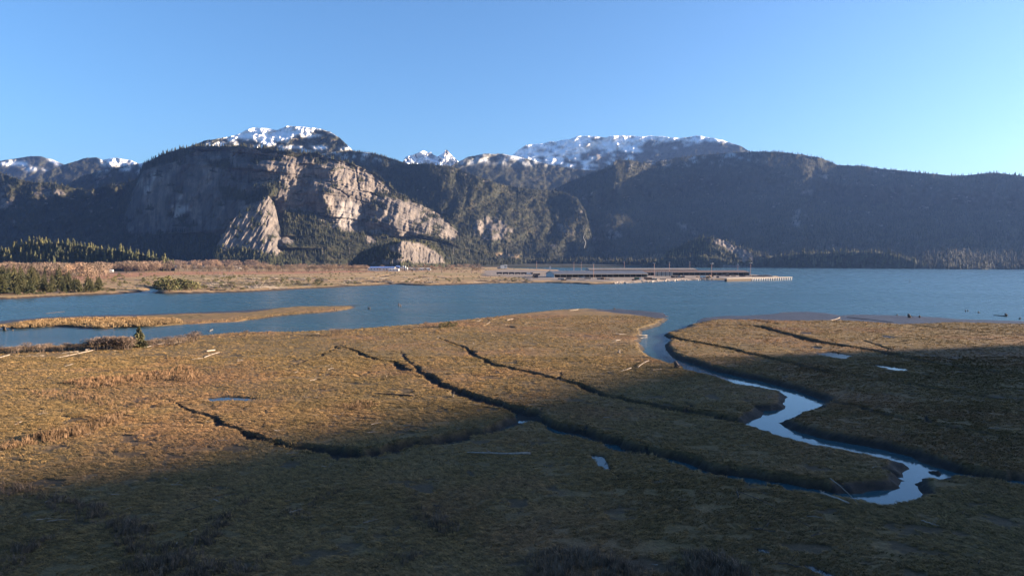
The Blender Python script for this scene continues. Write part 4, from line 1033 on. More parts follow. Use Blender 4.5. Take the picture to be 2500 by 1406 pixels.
GRASS_SRC = bpy.data.collections.new("grass_models")
for s in range(4): tuft_model("grass_tuft", M['grass'], 11, .34, .33, .9 + .2 * s, .035, 10 + s, GRASS_SRC)
REED_SRC = bpy.data.collections.new("reed_models")
for s in range(4): tuft_model("reed_clump", M['reed'], 13, 1.25, .34, .18, .028, 40 + s, REED_SRC, .2)
DARK_SRC = bpy.data.collections.new("dark_reed_models")
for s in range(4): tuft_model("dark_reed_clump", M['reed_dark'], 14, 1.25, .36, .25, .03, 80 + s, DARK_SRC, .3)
PALE_SRC = bpy.data.collections.new("pale_reed_models")
for s in range(3): tuft_model("pale_reed_clump", M['sedge_pale'], 14, 1.1, .5, .2, .06, 60 + s, PALE_SRC, .2)

def scatter_ground(y0, y1, n, z=1.4, x0=-300, x1=2800):
    """even spread over the ground between two distances"""
    d0 = ground(1250, y0, z)[1]; d1 = ground(1250, y1, z)[1]
    dd = np.sqrt(rng.uniform(d0 ** 2, d1 ** 2, n))
    px = rng.uniform(x0, x1, n)
    return (px - 1250) / FPX * dd, dd

XX, YY = [], []
for y0, y1, n in ((1560, 1150, 90000), (1150, 980, 85000), (980, 870, 80000), (870, 770, 60000)):
    a, b = scatter_ground(y0, y1, n); XX.append(a); YY.append(b)
gxs = np.concatenate(XX); gys = np.concatenate(YY)
zz, md, mfl = marsh_height(gxs[:, None], gys[:, None]); zz = zz[:, 0]; md = md[:, 0]; mfl = mfl[:, 0]
dens = vnoise(gxs / 6, gys / 4, 77) * .6 + vnoise(gxs / 1.7, gys / 1.2, 78) * .7
ok = (md < .35) & (mfl < .3) & (zz > .8) & (dens > .30)
gxs, gys, zz, dens = gxs[ok], gys[ok], zz[ok], dens[ok]
n = len(gxs); dist = np.hypot(gxs, gys)
s = (.45 + .75 * rng.random(n)) * np.clip(.75 + dist / 330, .8, 1.8) * (.6 + .6 * dens)
rot = np.zeros((n, 3)); rot[:, 2] = rng.normal(0, .5, n) + 1.6 * (fbm(gxs / 25, gys / 25, 2, 79))
instancer("marsh_grass", np.stack([gxs, gys, zz], -1), np.stack([s * .8, s * .7, s * .62], -1), GRASS_SRC, rot=rot, label="matted yellow brown sedge grass covering the near marsh", cat="grass")

def reed_patch(px, label, per_m2=3.0, coll=REED_SRC, hs=1.0, zfix=None, maxn=4000, soft=.8):
    q = np.asarray(wpoly(px, 1.4 if zfix is None else zfix)); x0, y0 = q.min(0) - soft; x1, y1 = q.max(0) + soft
    n = int(min(maxn * 3, (x1 - x0) * (y1 - y0) * per_m2 * 1.2)) + 10
    a = rng.uniform(x0, x1, n); b = rng.uniform(y0, y1, n)
    wa = a + 1.6 * fbm(a / 3, b / 3, 3, 5); wb = b + 1.6 * fbm(a / 3, b / 3, 3, 6)
    sdv = poly_sd(wa, wb, q, 6.0)
    k = (sdv > -.6) & (rng.random(n) < .25 + .75 * sstep(.30, .55, vnoise(a / 2.2, b / 1.6, 15)))
    a, b, sdv = a[k][:maxn], b[k][:maxn], sdv[k][:maxn]
    if zfix is None: z = marsh_height(a[:, None], b[:, None])[0][:, 0]; kk = z > .9
    else: z = np.full(len(a), zfix); kk = z > -9
    a, b, z, sdv = a[kk], b[kk], z[kk], sdv[kk]
    s_ = hs * (.5 + .6 * rng.random(len(a))) * (.62 + .38 * sstep(-.5, 1.5, sdv))
    o = instancer("reed_patch", np.stack([a, b, z - .05], -1), np.stack([s_ * 1.1, s_ * 1.1, s_], -1), coll, label=label, cat="reeds")
    return o

for px, lab, hs, pm in (
    ([(150, 935), (200, 925), (300, 920), (400, 905), (455, 895), (490, 905), (497, 925), (440, 934), (390, 929), (330, 934), (280, 946), (230, 950), (190, 948)], "long rust orange reed bed on the sunlit left marsh", 1.0, 2.2),
    ([(60, 957), (150, 950), (250, 968), (300, 985), (280, 1000), (200, 985), (120, 975)], "thin brown reed patch below the orange reed bed", .75, 1.3),
    ([(290, 1003), (330, 985), (400, 962), (427, 965), (420, 980), (380, 986), (330, 1002)], "brown reed patch beside the head of the looping creek", .8, 1.8),
    ([(0, 1088), (60, 1070), (130, 1055), (200, 1045), (240, 1035), (290, 1010), (300, 1018), (250, 1050), (200, 1062), (120, 1077), (60, 1090), (0, 1102)], "tall reed hedge at the left edge above the shadow line", 1.15, 3.0),
    ([(830, 995), (850, 985), (880, 978), (915, 980), (915, 990), (880, 1002), (850, 1003)], "single reddish reed patch in the middle of the marsh", .75, 3.2),
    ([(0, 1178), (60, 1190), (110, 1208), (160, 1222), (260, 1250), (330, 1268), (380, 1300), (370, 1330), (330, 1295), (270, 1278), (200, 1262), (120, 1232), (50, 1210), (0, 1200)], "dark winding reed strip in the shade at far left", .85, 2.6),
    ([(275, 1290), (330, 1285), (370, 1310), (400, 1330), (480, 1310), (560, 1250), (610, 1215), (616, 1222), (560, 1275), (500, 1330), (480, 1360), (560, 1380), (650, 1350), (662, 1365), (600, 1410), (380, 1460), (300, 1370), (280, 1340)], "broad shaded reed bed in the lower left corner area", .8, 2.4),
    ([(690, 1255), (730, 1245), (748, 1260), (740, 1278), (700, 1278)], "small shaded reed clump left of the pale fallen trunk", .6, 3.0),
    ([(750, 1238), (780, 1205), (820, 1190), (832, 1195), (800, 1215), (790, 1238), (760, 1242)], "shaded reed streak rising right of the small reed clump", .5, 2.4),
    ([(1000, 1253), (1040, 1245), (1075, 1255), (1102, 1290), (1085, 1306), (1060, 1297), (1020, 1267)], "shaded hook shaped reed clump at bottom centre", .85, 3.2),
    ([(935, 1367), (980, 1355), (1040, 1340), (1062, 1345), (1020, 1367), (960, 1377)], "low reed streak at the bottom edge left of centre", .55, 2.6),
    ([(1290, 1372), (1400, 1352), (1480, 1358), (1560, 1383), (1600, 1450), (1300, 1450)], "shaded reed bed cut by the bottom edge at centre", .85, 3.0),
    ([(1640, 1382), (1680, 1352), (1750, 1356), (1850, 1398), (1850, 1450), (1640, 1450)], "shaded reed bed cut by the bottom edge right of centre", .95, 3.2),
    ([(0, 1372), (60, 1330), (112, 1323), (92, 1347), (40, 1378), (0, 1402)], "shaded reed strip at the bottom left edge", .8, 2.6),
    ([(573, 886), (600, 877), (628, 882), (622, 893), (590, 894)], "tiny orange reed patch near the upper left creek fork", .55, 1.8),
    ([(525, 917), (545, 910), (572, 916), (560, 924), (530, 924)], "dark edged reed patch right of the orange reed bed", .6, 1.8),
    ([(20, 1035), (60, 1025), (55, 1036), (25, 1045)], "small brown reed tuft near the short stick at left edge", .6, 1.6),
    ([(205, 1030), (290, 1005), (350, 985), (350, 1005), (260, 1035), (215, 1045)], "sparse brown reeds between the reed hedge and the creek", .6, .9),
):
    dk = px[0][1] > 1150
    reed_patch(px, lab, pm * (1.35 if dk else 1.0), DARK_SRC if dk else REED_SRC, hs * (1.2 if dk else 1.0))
o = reed_patch([(-250, 806), (0, 797), (20, 798), (60, 786), (150, 779), (300, 776), (430, 779), (446, 787), (350, 795), (250, 799), (150, 793), (60, 799)], "pale golden reeds along the left half of the sandbar", .9, PALE_SRC, 1.3, zfix=.9, maxn=5000)
o = reed_patch([(450, 788), (560, 776), (690, 760), (800, 751), (855, 750), (800, 758), (690, 770), (600, 780), (500, 788)], "short olive tufts along the right half of the sandbar", .5, PALE_SRC, .6, zfix=.85, maxn=2500)
a, b = scatter_ground(1500, 800, 30000); zz, md, mfl = marsh_height(a[:, None], b[:, None])
cl = vnoise(a / 9, b / 6, 177) * .7 + vnoise(a / 2.5, b / 2, 178) * .45
ok = (md[:, 0] < .4) & (mfl[:, 0] < .3) & (zz[:, 0] > .9) & (cl > .66)
a, b, zz = a[ok], b[ok], zz[ok, 0]; s = .8 + .8 * rng.random(len(a))
instancer("sedge_clumps", np.stack([a, b, zz - .03], -1), np.stack([s, s * .8, s * .85], -1), GRASS_SRC, label="taller ragged sedge clumps dotted over the near marsh", cat="grass")
# grass edge along the creek banks
segx = []
for a, b in CREEK_SEGS:
    if max(a[2], b[2]) < .8: continue
    Ls = math.hypot(b[0] - a[0], b[1] - a[1]); k = int(Ls * 5)
    t = rng.random(k); hw = a[2] + (b[2] - a[2]) * t
    sgn = rng.choice([-1, 1], k); off = hw * rng.uniform(.85, 1.3, k) * sgn
    nx, ny = -(b[1] - a[1]) / Ls, (b[0] - a[0]) / Ls
    segx.append(np.stack([a[0] + (b[0] - a[0]) * t + nx * off, a[1] + (b[1] - a[1]) * t + ny * off], -1))
q = np.concatenate(segx); zb = marsh_height(q[:, :1], q[:, 1:])[0][:, 0]
k = zb > .7; q, zb = q[k], zb[k]; s = .6 + .6 * rng.random(len(q))
instancer("creek_edge_grass", np.stack([q[:, 0], q[:, 1], zb], -1), np.stack([s, s, s * 1.0], -1), GRASS_SRC, label="overhanging sedge fringe along the creek banks", cat="grass")

# ------------------------------------------------------------------ trees and shrubs
def conifer_meshes(seed, mat, rad=.2, levels=15, gap=.12):
    """unit height spruce: trunk mesh and ragged crown mesh"""
    r_ = random.Random(seed); tr = MB(); tr.tube([(0, 0, -.03), (.004, 0, .4), (0, .004, .98)], [.018, .012, .003], 6)
    cr = MB()
    for L in range(levels):
        f = L / (levels - 1); z = gap + (1.0 - gap) * f ** .95
        R = rad * (1 - f) ** .8 * r_.uniform(.8, 1.15) + .012
        nb = 8 if f < .7 else 6
        a0 = r_.uniform(0, 6)
        for k in range(nb):
            a = a0 + 2 * PI * k / nb + r_.uniform(-.3, .3); q = R * r_.uniform(.65, 1.2)
            ca, sa = math.cos(a), math.sin(a); dz = -.16 * q - .01
            for sg in range(3):                         # three sprays along each bough
                u0, u1 = sg / 3, (sg + 1.35) / 3; w = q * .30 * (1.1 - u0 * .5)
                up = r_.uniform(-.012, .018)
                p0 = (q * u0 * ca, q * u0 * sa, z + dz * u0 + .02); p1 = (q * u1 * ca, q * u1 * sa, z + dz * u1 + up)
                cr.quad(p0, (q * (u0 + .2) * ca - w * sa, q * (u0 + .2) * sa + w * ca, z + dz * u1 - .015), p1, (q * (u0 + .2) * ca + w * sa, q * (u0 + .2) * sa - w * ca, z + dz * u1 - .015))
            cr.tri((q * .15 * ca, q * .15 * sa, z + .03), (q * .75 * ca, q * .75 * sa, z + dz - .045), (q * 1.0 * ca, q * 1.0 * sa, z + dz + .012))
    return tr.mesh("spruce_trunk", M['bark']), cr.mesh("spruce_crown", mat)

def bare_meshes(seed, mat, n=230, shape=1.0, stems=1):
    """unit height leafless tree: trunk with limbs, and a haze of fine twigs"""
    r_ = random.Random(seed); tr = MB(); tw = MB()
    tips = []
    for s_ in range(stems):
        bx_, by_ = (0, 0) if stems == 1 else (r_.uniform(-.16, .16), r_.uniform(-.16, .16))
        top = (bx_ * 2 + r_.uniform(-.05, .05), by_ * 2 + r_.uniform(-.05, .05), r_.uniform(.7, .85))
        tr.tube([(bx_, by_, -.02), ((bx_ + top[0]) / 2, (by_ + top[1]) / 2, .4), top], [.022, .014, .005], 5)
        tips.append(top)
        for k in range(7 if stems == 1 else 3):
            z = r_.uniform(.22, .6); a = r_.uniform(0, 2 * PI); L = r_.uniform(.2, .38) * shape
            st = (bx_ + (top[0] - bx_) * z, by_ + (top[1] - by_) * z, z)
            e = (st[0] + L * math.cos(a), st[1] + L * math.sin(a), min(.95, z + L * r_.uniform(.5, 1.0)))
            tr.tube([st, ((st[0] + e[0]) / 2, (st[1] + e[1]) / 2, (st[2] + e[2]) / 2 + .02), e], [.010, .006, .002], 4)
            tips.append(e)
    for k in range(n):
        t = r_.choice(tips); c = (t[0] * .85 + r_.gauss(0, .10 * shape), t[1] * .85 + r_.gauss(0, .10 * shape), min(.93, max(.12, t[2] + r_.gauss(0, .12))))
        L = r_.uniform(.07, .17); dx = c[0] * .5 + r_.gauss(0, .4); dy = c[1] * .5 + r_.gauss(0, .4); dz = r_.uniform(.35, 1.0)
        m_ = math.sqrt(dx * dx + dy * dy + dz * dz); dx, dy, dz = dx / m_ * L, dy / m_ * L, dz / m_ * L
        b = r_.uniform(0, PI); w = .017; wx, wy = w * math.cos(b), w * math.sin(b)
        tw.tri((c[0] - wx, c[1] - wy, c[2]), (c[0] + wx, c[1] + wy, c[2]), (c[0] + dx, c[1] + dy, c[2] + dz))
        tw.tri((c[0], c[1], c[2] - w), (c[0], c[1], c[2] + w), (c[0] + dx * .8 + wx * 3, c[1] + dy * .8 + wy * 3, c[2] + dz * .7))
    return tr.mesh("bare_trunk", M['bark']), tw.mesh("twig_crown", mat)

def bush_meshes(seed, mat, n=150):
    """unit size rounded leafy shrub"""
    r_ = random.Random(seed); tr = MB(); cr = MB()
    for k in range(6):
        a = r_.uniform(0, 2 * PI); L = r_.uniform(.3, .5)
        tr.tube([(0, 0, -.02), (L * .4 * math.cos(a), L * .4 * math.sin(a), .35), (L * math.cos(a), L * math.sin(a), r_.uniform(.5, .8))], [.022, .014, .004], 4)
    for k in range(n):
        a = r_.uniform(0, 2 * PI); u = r_.random() ** .5; zc = r_.uniform(.08, 1.0); R = .62 * math.sqrt(max(.04, 1 - (zc - .3) ** 2 / .55)) * (.8 + .25 * math.sin(a * 3 + seed))
        c = Vector((R * u * math.cos(a), R * u * math.sin(a), zc)); s_ = r_.uniform(.045, .11)
        n1 = Vector((r_.gauss(0, 1), r_.gauss(0, 1), r_.gauss(.4, .8))).normalized(); t1 = n1.orthogonal().normalized(); t2 = n1.cross(t1)
        cr.quad(c - t1 * s_, c - t2 * s_ * .7, c + t1 * s_, c + t2 * s_ * .7)
    return tr.mesh("shrub_stems", M['bark']), cr.mesh("shrub_leaves", mat)

def plant(name, meshes, loc, h, w, label, cat, group=None, parts=("trunk", "crown"), rz=None, tilt=0.0):
    t = empty(name, loc); t.scale = (w, w, h); t.rotation_euler = (random.gauss(0, tilt), random.gauss(0, tilt), random.uniform(0, 6.28) if rz is None else rz)
    for nm, me in zip(parts, meshes):
        o = bpy.data.objects.new(nm, me); o.parent = t; COL.objects.link(o)
    tag(t, label, cat, group)
    return t

SPR = [conifer_meshes(s, M['spruce'], .17 + .03 * (s % 3), 13 + s % 4, .05 + .05 * (s % 3)) for s in range(6)]
BARE = [bare_meshes(s, M['twig'], 260, 1.0 + .15 * (s % 3)) for s in range(6)]
BARED = [bare_meshes(30 + s, M['twig_dark'], 240, 1.1, 4) for s in range(4)]
BUSHT = [bare_meshes(50 + s, M['twig'], 260, 1.35, 6) for s in range(5)]
SHR = [bush_meshes(70 + s, M['shrubgreen'], 190) for s in range(5)]

# lone spruce on the near bank
p = gz(340, 849)
lone = conifer_meshes(77, M['spruce'], .40, 22, .02)
plant("spruce_tree", lone, p, 7.4, 6.6, "lone bushy spruce standing on the near river bank", "tree", rz=.6)
# conifers on the far left bank
for i in range(105):
    f = rng.random() ** .8
    px = -130 + 372 * f + rng.normal(0, 6); row = rng.random()
    py = np.interp(px, [-130, 0, 130, 250], [728, 726, 718, 713]) - 26 * row * (1 - .5 * (px > 150))
    h = rng.uniform(13, 25) if px < 150 else rng.uniform(8, 15)
    if rng.random() < .3: h *= .6
    if px < 150 and i % 2: py -= 14 * rng.random()
    q = gz(px, py, 'far')
    plant("spruce_tree", SPR[i % 6], q, h, h * rng.uniform(.7, 1.7), "weathered conifer in the stand on the far left river bank", "tree", "conifers on the far left bank", tilt=.02)
for i in range(64):
    px = rng.uniform(-130, 175); py = rng.uniform(670, 704); h = rng.uniform(9, 20)
    plant("spruce_tree", SPR[(i * 5) % 6], gz(px, py, 'far'), h, h * rng.uniform(.9, 1.7), "olive conifer mixed into the bare trees behind the left bank", "tree", "conifers behind the left bank", tilt=.03)
for i, (px, py, h) in enumerate(((388, 712, 9), (402, 713, 11), (415, 711, 10), (428, 714, 10), (441, 713, 11), (455, 712, 9.5), (468, 711, 9), (480, 712, 7.5), (395, 703, 10), (412, 700, 11), (430, 702, 9), (450, 703, 8), (470, 704, 7), (384, 704, 7))):
    plant("leafy_shrub", SHR[i % 5], gz(px, py, 'far'), h, h * 1.15, "rounded olive green shrub in the thicket on the far bank", "shrub", "green thicket on the far bank", ("stem", "foliage"))
for i in range(46):
    px = rng.uniform(255, 640) if i < 34 else rng.uniform(640, 900); py = rng.uniform(672, 706) if px < 600 else rng.uniform(680, 700)
    if 376 < px < 490 and py > 695: continue
    h = rng.uniform(2, 6)
    plant("leafy_shrub", SHR[i % 5], gz(px, py, 'far'), h, h * 1.3, "scattered low shrub among driftwood on the far marsh", "shrub", "low shrubs on the far marsh", ("stem", "foliage"))
# band of bare trees behind the far marsh
k = 0
def bare_band(x0, x1, y0, y1, n, h0, h1, label, group, src_):
    global k
    for i in range(n):
        px = rng.uniform(x0, x1); py = rng.uniform(y0, y1); q = gz(px, py, 'far'); h = rng.uniform(h0, h1); k += 1
        plant("bare_tree", src_[k % len(src_)], q, h, h * rng.uniform(.9, 1.3), label, "tree", group, tilt=.04)
bare_band(-160, 260, 664, 690, 95, 15, 25, "leafless pinkish brown tree in the belt behind the left conifers", "bare tree belt at left", BARE)
bare_band(250, 420, 662, 667, 45, 16, 27, "leafless rounded tree behind the orange meadow", "bare trees behind the orange meadow", BARE)
bare_band(380, 640, 652, 656, 55, 16, 30, "tall leafless tree beside the long grey warehouse", "bare trees by the grey warehouse", BARE)
bare_band(430, 900, 660, 665, 70, 9, 17, "low leafless tree in the hedge along the far marsh edge", "hedge along the far marsh edge", BARED)
bare_band(900, 1180, 660, 665, 25, 6, 12, "thin brown tree around the industrial yard", "thin trees by the industrial yard", BARED)
bare_band(640, 900, 652, 655, 10, 10, 18, "leafless tree below the dark talus forest", "bare trees below the talus", BARE)
WOODS = bpy.data.collections.new("woodland_models")
for s in range(4): o = bpy.data.objects.new("woodland_model", BARE[s][1]); WOODS.objects.link(o)
Pw = []; Sw = []
for x0, x1, y0, y1, n, h0, h1 in ((-200, 420, 655, 664, 260, 14, 24), (380, 660, 649.5, 653, 150, 16, 28), (430, 900, 656, 661, 170, 8, 15), (640, 1180, 650, 656, 200, 7, 15), (900, 1180, 657, 661, 110, 5, 10)):
    px = rng.uniform(x0, x1, n); py = rng.uniform(y0, y1, n); gx_, gy_ = ground(px, py, 2.6); h = rng.uniform(h0, h1, n)
    Pw.append(np.stack([gx_, gy_, 0 * gx_ + 2.4], -1)); Sw.append(np.stack([h * 1.15, h * 1.15, h], -1))
instancer("bare_woodland", np.concatenate(Pw), np.concatenate(Sw), WOODS, label="distant leafless woodland between the far marsh and the mountains", cat="woodland")
for i in range(26):
    px = rng.uniform(640, 760); q = gz(px, rng.uniform(650, 652), 'far'); h = rng.uniform(15, 26)
    plant("spruce_tree", SPR[i % 6], q, h, h * 1.1, "dark green conifer in the row below the granite apron", "tree", "conifer row below the apron")
for i in range(30):
    px = rng.uniform(400, 620); q = gz(px, rng.uniform(649.5, 651), 'far'); h = rng.uniform(14, 28)
    plant("spruce_tree", SPR[i % 6], q, h, h * 1.1, "dark conifer among bare trees behind the warehouse", "tree", "conifers behind the warehouse")
# shrubs along the near bank
def near_shrubs(xs, h0, h1, label, group, src_, dy=0):
    for px in xs:
        py = float(np.interp(px, [0, 120, 230, 320, 400, 450, 500, 557, 663, 813, 950, 1036, 1177], [862, 857, 852, 850, 842, 835, 830, 823, 820, 817, 807, 800, 787])) + rng.uniform(-1, 4) + dy
        h = rng.uniform(h0, h1)
        plant("bare_shrub", src_[int(rng.integers(0, len(src_)))], gz(px, py), h, h * rng.uniform(1.0, 1.5), label, "shrub", group, ("stems", "twigs"))
near_shrubs(np.linspace(-120, 215, 34), 1.6, 2.9, "leafless pinkish shrub in the row at the left bank corner", "pinkish shrub row at left", BUSHT)
near_shrubs(np.linspace(222, 322, 14), 2.6, 4.4, "taller leafless shrub left of the lone spruce", "tall shrubs left of the spruce", BUSHT)
near_shrubs((300, 310, 318, 290), 3.0, 4.0, "dark tangled shrub in the shade of the lone spruce", "dark shrubs beside the spruce", BARED)  # darker twigs put the spruce's shadow into the colour
near_shrubs((372, 381, 403, 412, 420, 440, 447, 462, 472, 480), 2.0, 3.6, "isolated leafless shrub right of the lone spruce", "shrubs right of the spruce", BUSHT)
near_shrubs((522, 600, 664, 695, 812, 820, 830, 851, 1039, 1046, 1058, 1193, 1248, 1260), 1.4, 2.8, "small wispy shrub on the grassy near bank", "wispy shrubs along the near bank", BUSHT)
near_shrubs((1078, 1086, 1095, 1104, 1112), 1.4, 2.2, "dark low bush on the bank above the second creek", "dark bushes on the bank", SHR, 3)

# ------------------------------------------------------------------ driftwood
def log_mesh(L, r0, r1, seed, bend=.03):
    r_ = random.Random(seed); mb = MB(); pts = []; rad = []
    for i in range(8):
        t = i / 7; pts.append((L * t, bend * L * math.sin(PI * t) * r_.uniform(.6, 1.2), r_.gauss(0, .02))); rad.append((r0 + (r1 - r0) * t) * r_.uniform(.9, 1.1))
    mb.tube(pts, rad, 8)
    if r_.random() < .6:
        for _ in range(2):
            t = r_.uniform(.3, .8); a = r_.uniform(.4, 2.6); l = r_.uniform(.4, 1.1)
            mb.tube([(L * t, 0, r0 * .3), (L * t + l * .5, l * math.cos(a), r0 + l * math.sin(a) * .7)], [r0 * .3, r0 * .1], 5)
    return mb
def root_mesh(R, seed, n=9):
    r_ = random.Random(seed); mb = MB()
    mb.tube([(-.35 * R, 0, 0), (0, 0, 0), (.45 * R, 0, 0)], [.48 * R, .55 * R, .3 * R], 8)
    for i in range(n):
        a = 2 * PI * i / n + r_.uniform(-.3, .3); l = R * r_.uniform(.8, 1.5); ox = r_.uniform(-.5, .25) * R
        e = (ox - .15 * R, l * math.cos(a), l * math.sin(a)); m_ = (ox * .5, l * .5 * math.cos(a + .2), l * .5 * math.sin(a + .2))
        mb.tube([(0, .2 * R * math.cos(a), .2 * R * math.sin(a)), m_, e], [.2 * R, .12 * R, .03 * R], 5)
    return mb

def log_px(a, b, r0, r1, label, mat='wood', root=None, fn='near', lift=.0, name="driftwood_log", seed=None, tip=0.0):
    pa = gz(*a, fn) if fn else Vector((*[float(q) for q in ground(*a, 0.0)], 0.0)); pb = gz(*b, fn) if fn else Vector((*[float(q) for q in ground(*b, 0.0)], 0.0))
    r0 *= .62; r1 *= .62; root = root * .55 if root else root
    pa.z += r0 * .75 + lift + .10; pb.z += r1 * .75 + lift + .10 + tip
    d = pb - pa; L = d.length; sd_ = seed or int(abs(a[0] * 7 + a[1]))
    o = log_mesh(L, r0, r1, sd_).build(name, M[mat], smooth=True)
    o.location = pa; o.rotation_euler = d.to_track_quat('X', 'Z').to_euler()
    tag(o, label, "log")
    if root:
        c = root_mesh(root, sd_ + 1).build("root_wad", M[mat], o)
    return o

log_px((1295, 1111), (1140, 1106), .34, .13, "long pale straight trunk with root end lying in the shade", root=.55)
log_px((1010, 968), (922, 961), .32, .14, "dark straight log lying across the sunlit marsh centre", 'wood_dark')
log_px((1506, 818), (1580, 820), .40, .24, "long pale log with root end poking over the creek bank", root=.9)
log_px((1563, 827), (1580, 824), .16, .10, "short pale stick hanging over the creek below the long log")
log_px((1502, 832), (1514, 831), .30, .22, "short pale log left of the creek bank", root=.5)
log_px((1494, 836), (1506, 835), .14, .1, "thin pale stick beside the short log left of the creek")
log_px((1557, 898), (1585, 886), .22, .12, "grey log tilted up to the right near the dark root stump", root=.6, tip=.6)
log_px((1541, 899), (1512, 908), .18, .10, "thin grey log running down left from the tilted log")
log_px((1591, 905), (1615, 903), .18, .13, "short pale plank like log left of the dark root stump")
log_px((259, 848), (136, 875), .26, .13, "longest pale log under the shrub row at left", root=.4)
log_px((192, 859), (148, 863), .2, .13, "pale log above the longest log under the shrubs")
log_px((24, 867), (-14, 878), .28, .22, "thick pale log cut by the left edge below the shrubs")
log_px((108, 870), (28, 872), .14, .1, "thin pale log between the left edge and the longest log")
log_px((447, 836), (373, 842), .24, .16, "pale log on the bank right of the lone spruce", root=.6)
log_px((372, 845), (352, 849), .16, .1, "short curved pale stick at the foot of the lone spruce")
log_px((440, 842), (405, 843), .2, .16, "dark shaded log below the pale bank log", 'wood_dark')
log_px((495, 875), (466, 879), .16, .12, "left one of two pale poles on the upper left marsh")
log_px((498, 874), (536, 862), .22, .16, "right one of two pale poles on the upper left marsh")
log_px((524, 856), (504, 859), .42, .34, "stubby pale log with dark shadow above the two poles", root=.6)
log_px((179, 889), (158, 895), .14, .1, "small pale stick on the sunlit marsh at left")
log_px((54, 1030), (33, 1039), .12, .08, "short white stick near the left edge in reeds")
log_px((28, 1087), (-6, 1098), .14, .1, "pale pole at the left edge under the reed hedge")
log_px((222, 854), (208, 857), .55, .5, "pale chunky stump at the end of the longest log", root=.7)
log_px((1196, 786), (1179, 796), .16, .1, "white stick pointing down left near the far bank")
log_px((1174, 782), (1163, 786), .16, .12, "small pale branch at the edge of the far bank", root=.4)
log_px((1238, 783), (1253, 780), .34, .30, "pale butt of a log on the bank at centre", root=.7)
log_px((1412, 757), (1390, 759), .22, .16, "pale log on the grassy tip beside the river mouth")
log_px((2008, 1207), (2072, 1231), .26, .16, "thick split driftwood trunk by the bottom right creek pool", root=.75)
log_px((2026, 1194), (2098, 1236), .12, .05, "thin long stick leaning over the driftwood by the creek pool")
log_px((1990, 1234), (2016, 1243), .09, .05, "small branch below the driftwood by the creek pool", 'wood_dark')
log_px((433, 1326), (403, 1362), .07, .04, "thin grey stick standing in the lower left reed bed", tip=-.1)
log_px((1800, 1200), (1896, 1242), .07, .05, "long dark pole lying in the lower right grass", 'wood_dark')
log_px((1930, 1262), (1982, 1292), .06, .04, "continuing thin dark pole further down right", 'wood_dark')
log_px((1799, 1204), (1803, 1218), .16, .12, "short curved dark driftwood piece in lower right grass", 'wood_dark', root=.35)
log_px((1606, 1381), (1590, 1380), .08, .06, "tiny pale stick between the two bottom reed beds")
log_px((322, 1238), (304, 1246), .06, .04, "thin pale twig above the shaded reed strip")
log_px((1262, 801), (1235, 797), .2, .16, "dark log in the small gully near the far bank", 'wood_dark')
log_px((780, 815), (700, 817), .16, .12, "grey log lying along the edge of the near bank")
log_px((2068, 775), (2180, 787), .22, .14, "long dark log lying across the right mud flat", 'wood_dark')
log_px((2050, 776), (2020, 781), .35, .22, "pale branching snag on the right mud flat", root=.9)
log_px((2425, 829), (2400, 827), .18, .14, "small tan log on the far right marsh")

def stump(px, py, R, label, fn='near', mat='wood_dark', arms=11, name="root_stump"):
    p_ = gz(px, py, fn) if fn else Vector((*[float(q) for q in ground(px, py, 0.0)], 0.0))
    R *= .62 if fn is None else .9
    t = empty(name, p_ + Vector((0, 0, R * .45)), random.uniform(0, 6)); t.rotation_euler[1] = -1.1
    mb = MB(); mb.tube([(-.5 * R, 0, 0), (0, 0, .05), (.9 * R, 0, .1)], [.5 * R, .45 * R, .3 * R], 8); mb.build("trunk", M[mat], t, True)
    root_mesh(R * .85, int(px), arms).build("root", M[mat], t, True)
    tag(t, label, "stump"); return t
stump(1652, 898, 1.5, "big dark upturned root stump on the creek point")
stump(1511, 862, .9, "upright stump with a long shadow on the sunlit marsh", mat='wood')
stump(1500, 756, 1.6, "dark stump at the river mouth tip", fn=None)
stump(2220, 776, 2.6, "wide dark root wad stranded on the right mud edge", fn=None)
stump(2245, 776, 1.6, "smaller root wad right of the wide one on the mud edge", fn=None)
stump(2190, 771, 1.2, "low spiky snag left of the wide root wad", fn=None)
stump(2363, 760, .9, "small dark stump alone in the water at right", fn=None)
stump(2389, 764, 1.1, "squat dark stump in the water right of the small one", fn=None)
stump(2456, 772, 2.0, "large dark root wad with trunk in the water at far right", fn=None)
stump(2490, 779, 1.2, "dark stump in the shallows at the right edge", fn=None)
log_px((2452, 772), (2425, 770), .35, .18, "trunk lying in the water left of the far right root wad", 'wood_dark', fn=None)
log_px((512, 809), (520, 805), .22, .18, "single pale log floating in the near river arm", fn=None)
log_px((112, 766), (158, 761), .12, .1, "long thin log floating in the far river arm at left", 'wood_dark', fn=None)
log_px((849, 746), (880, 746), .18, .12, "dark log at the tip of the sandbar", 'wood_dark', fn=None)

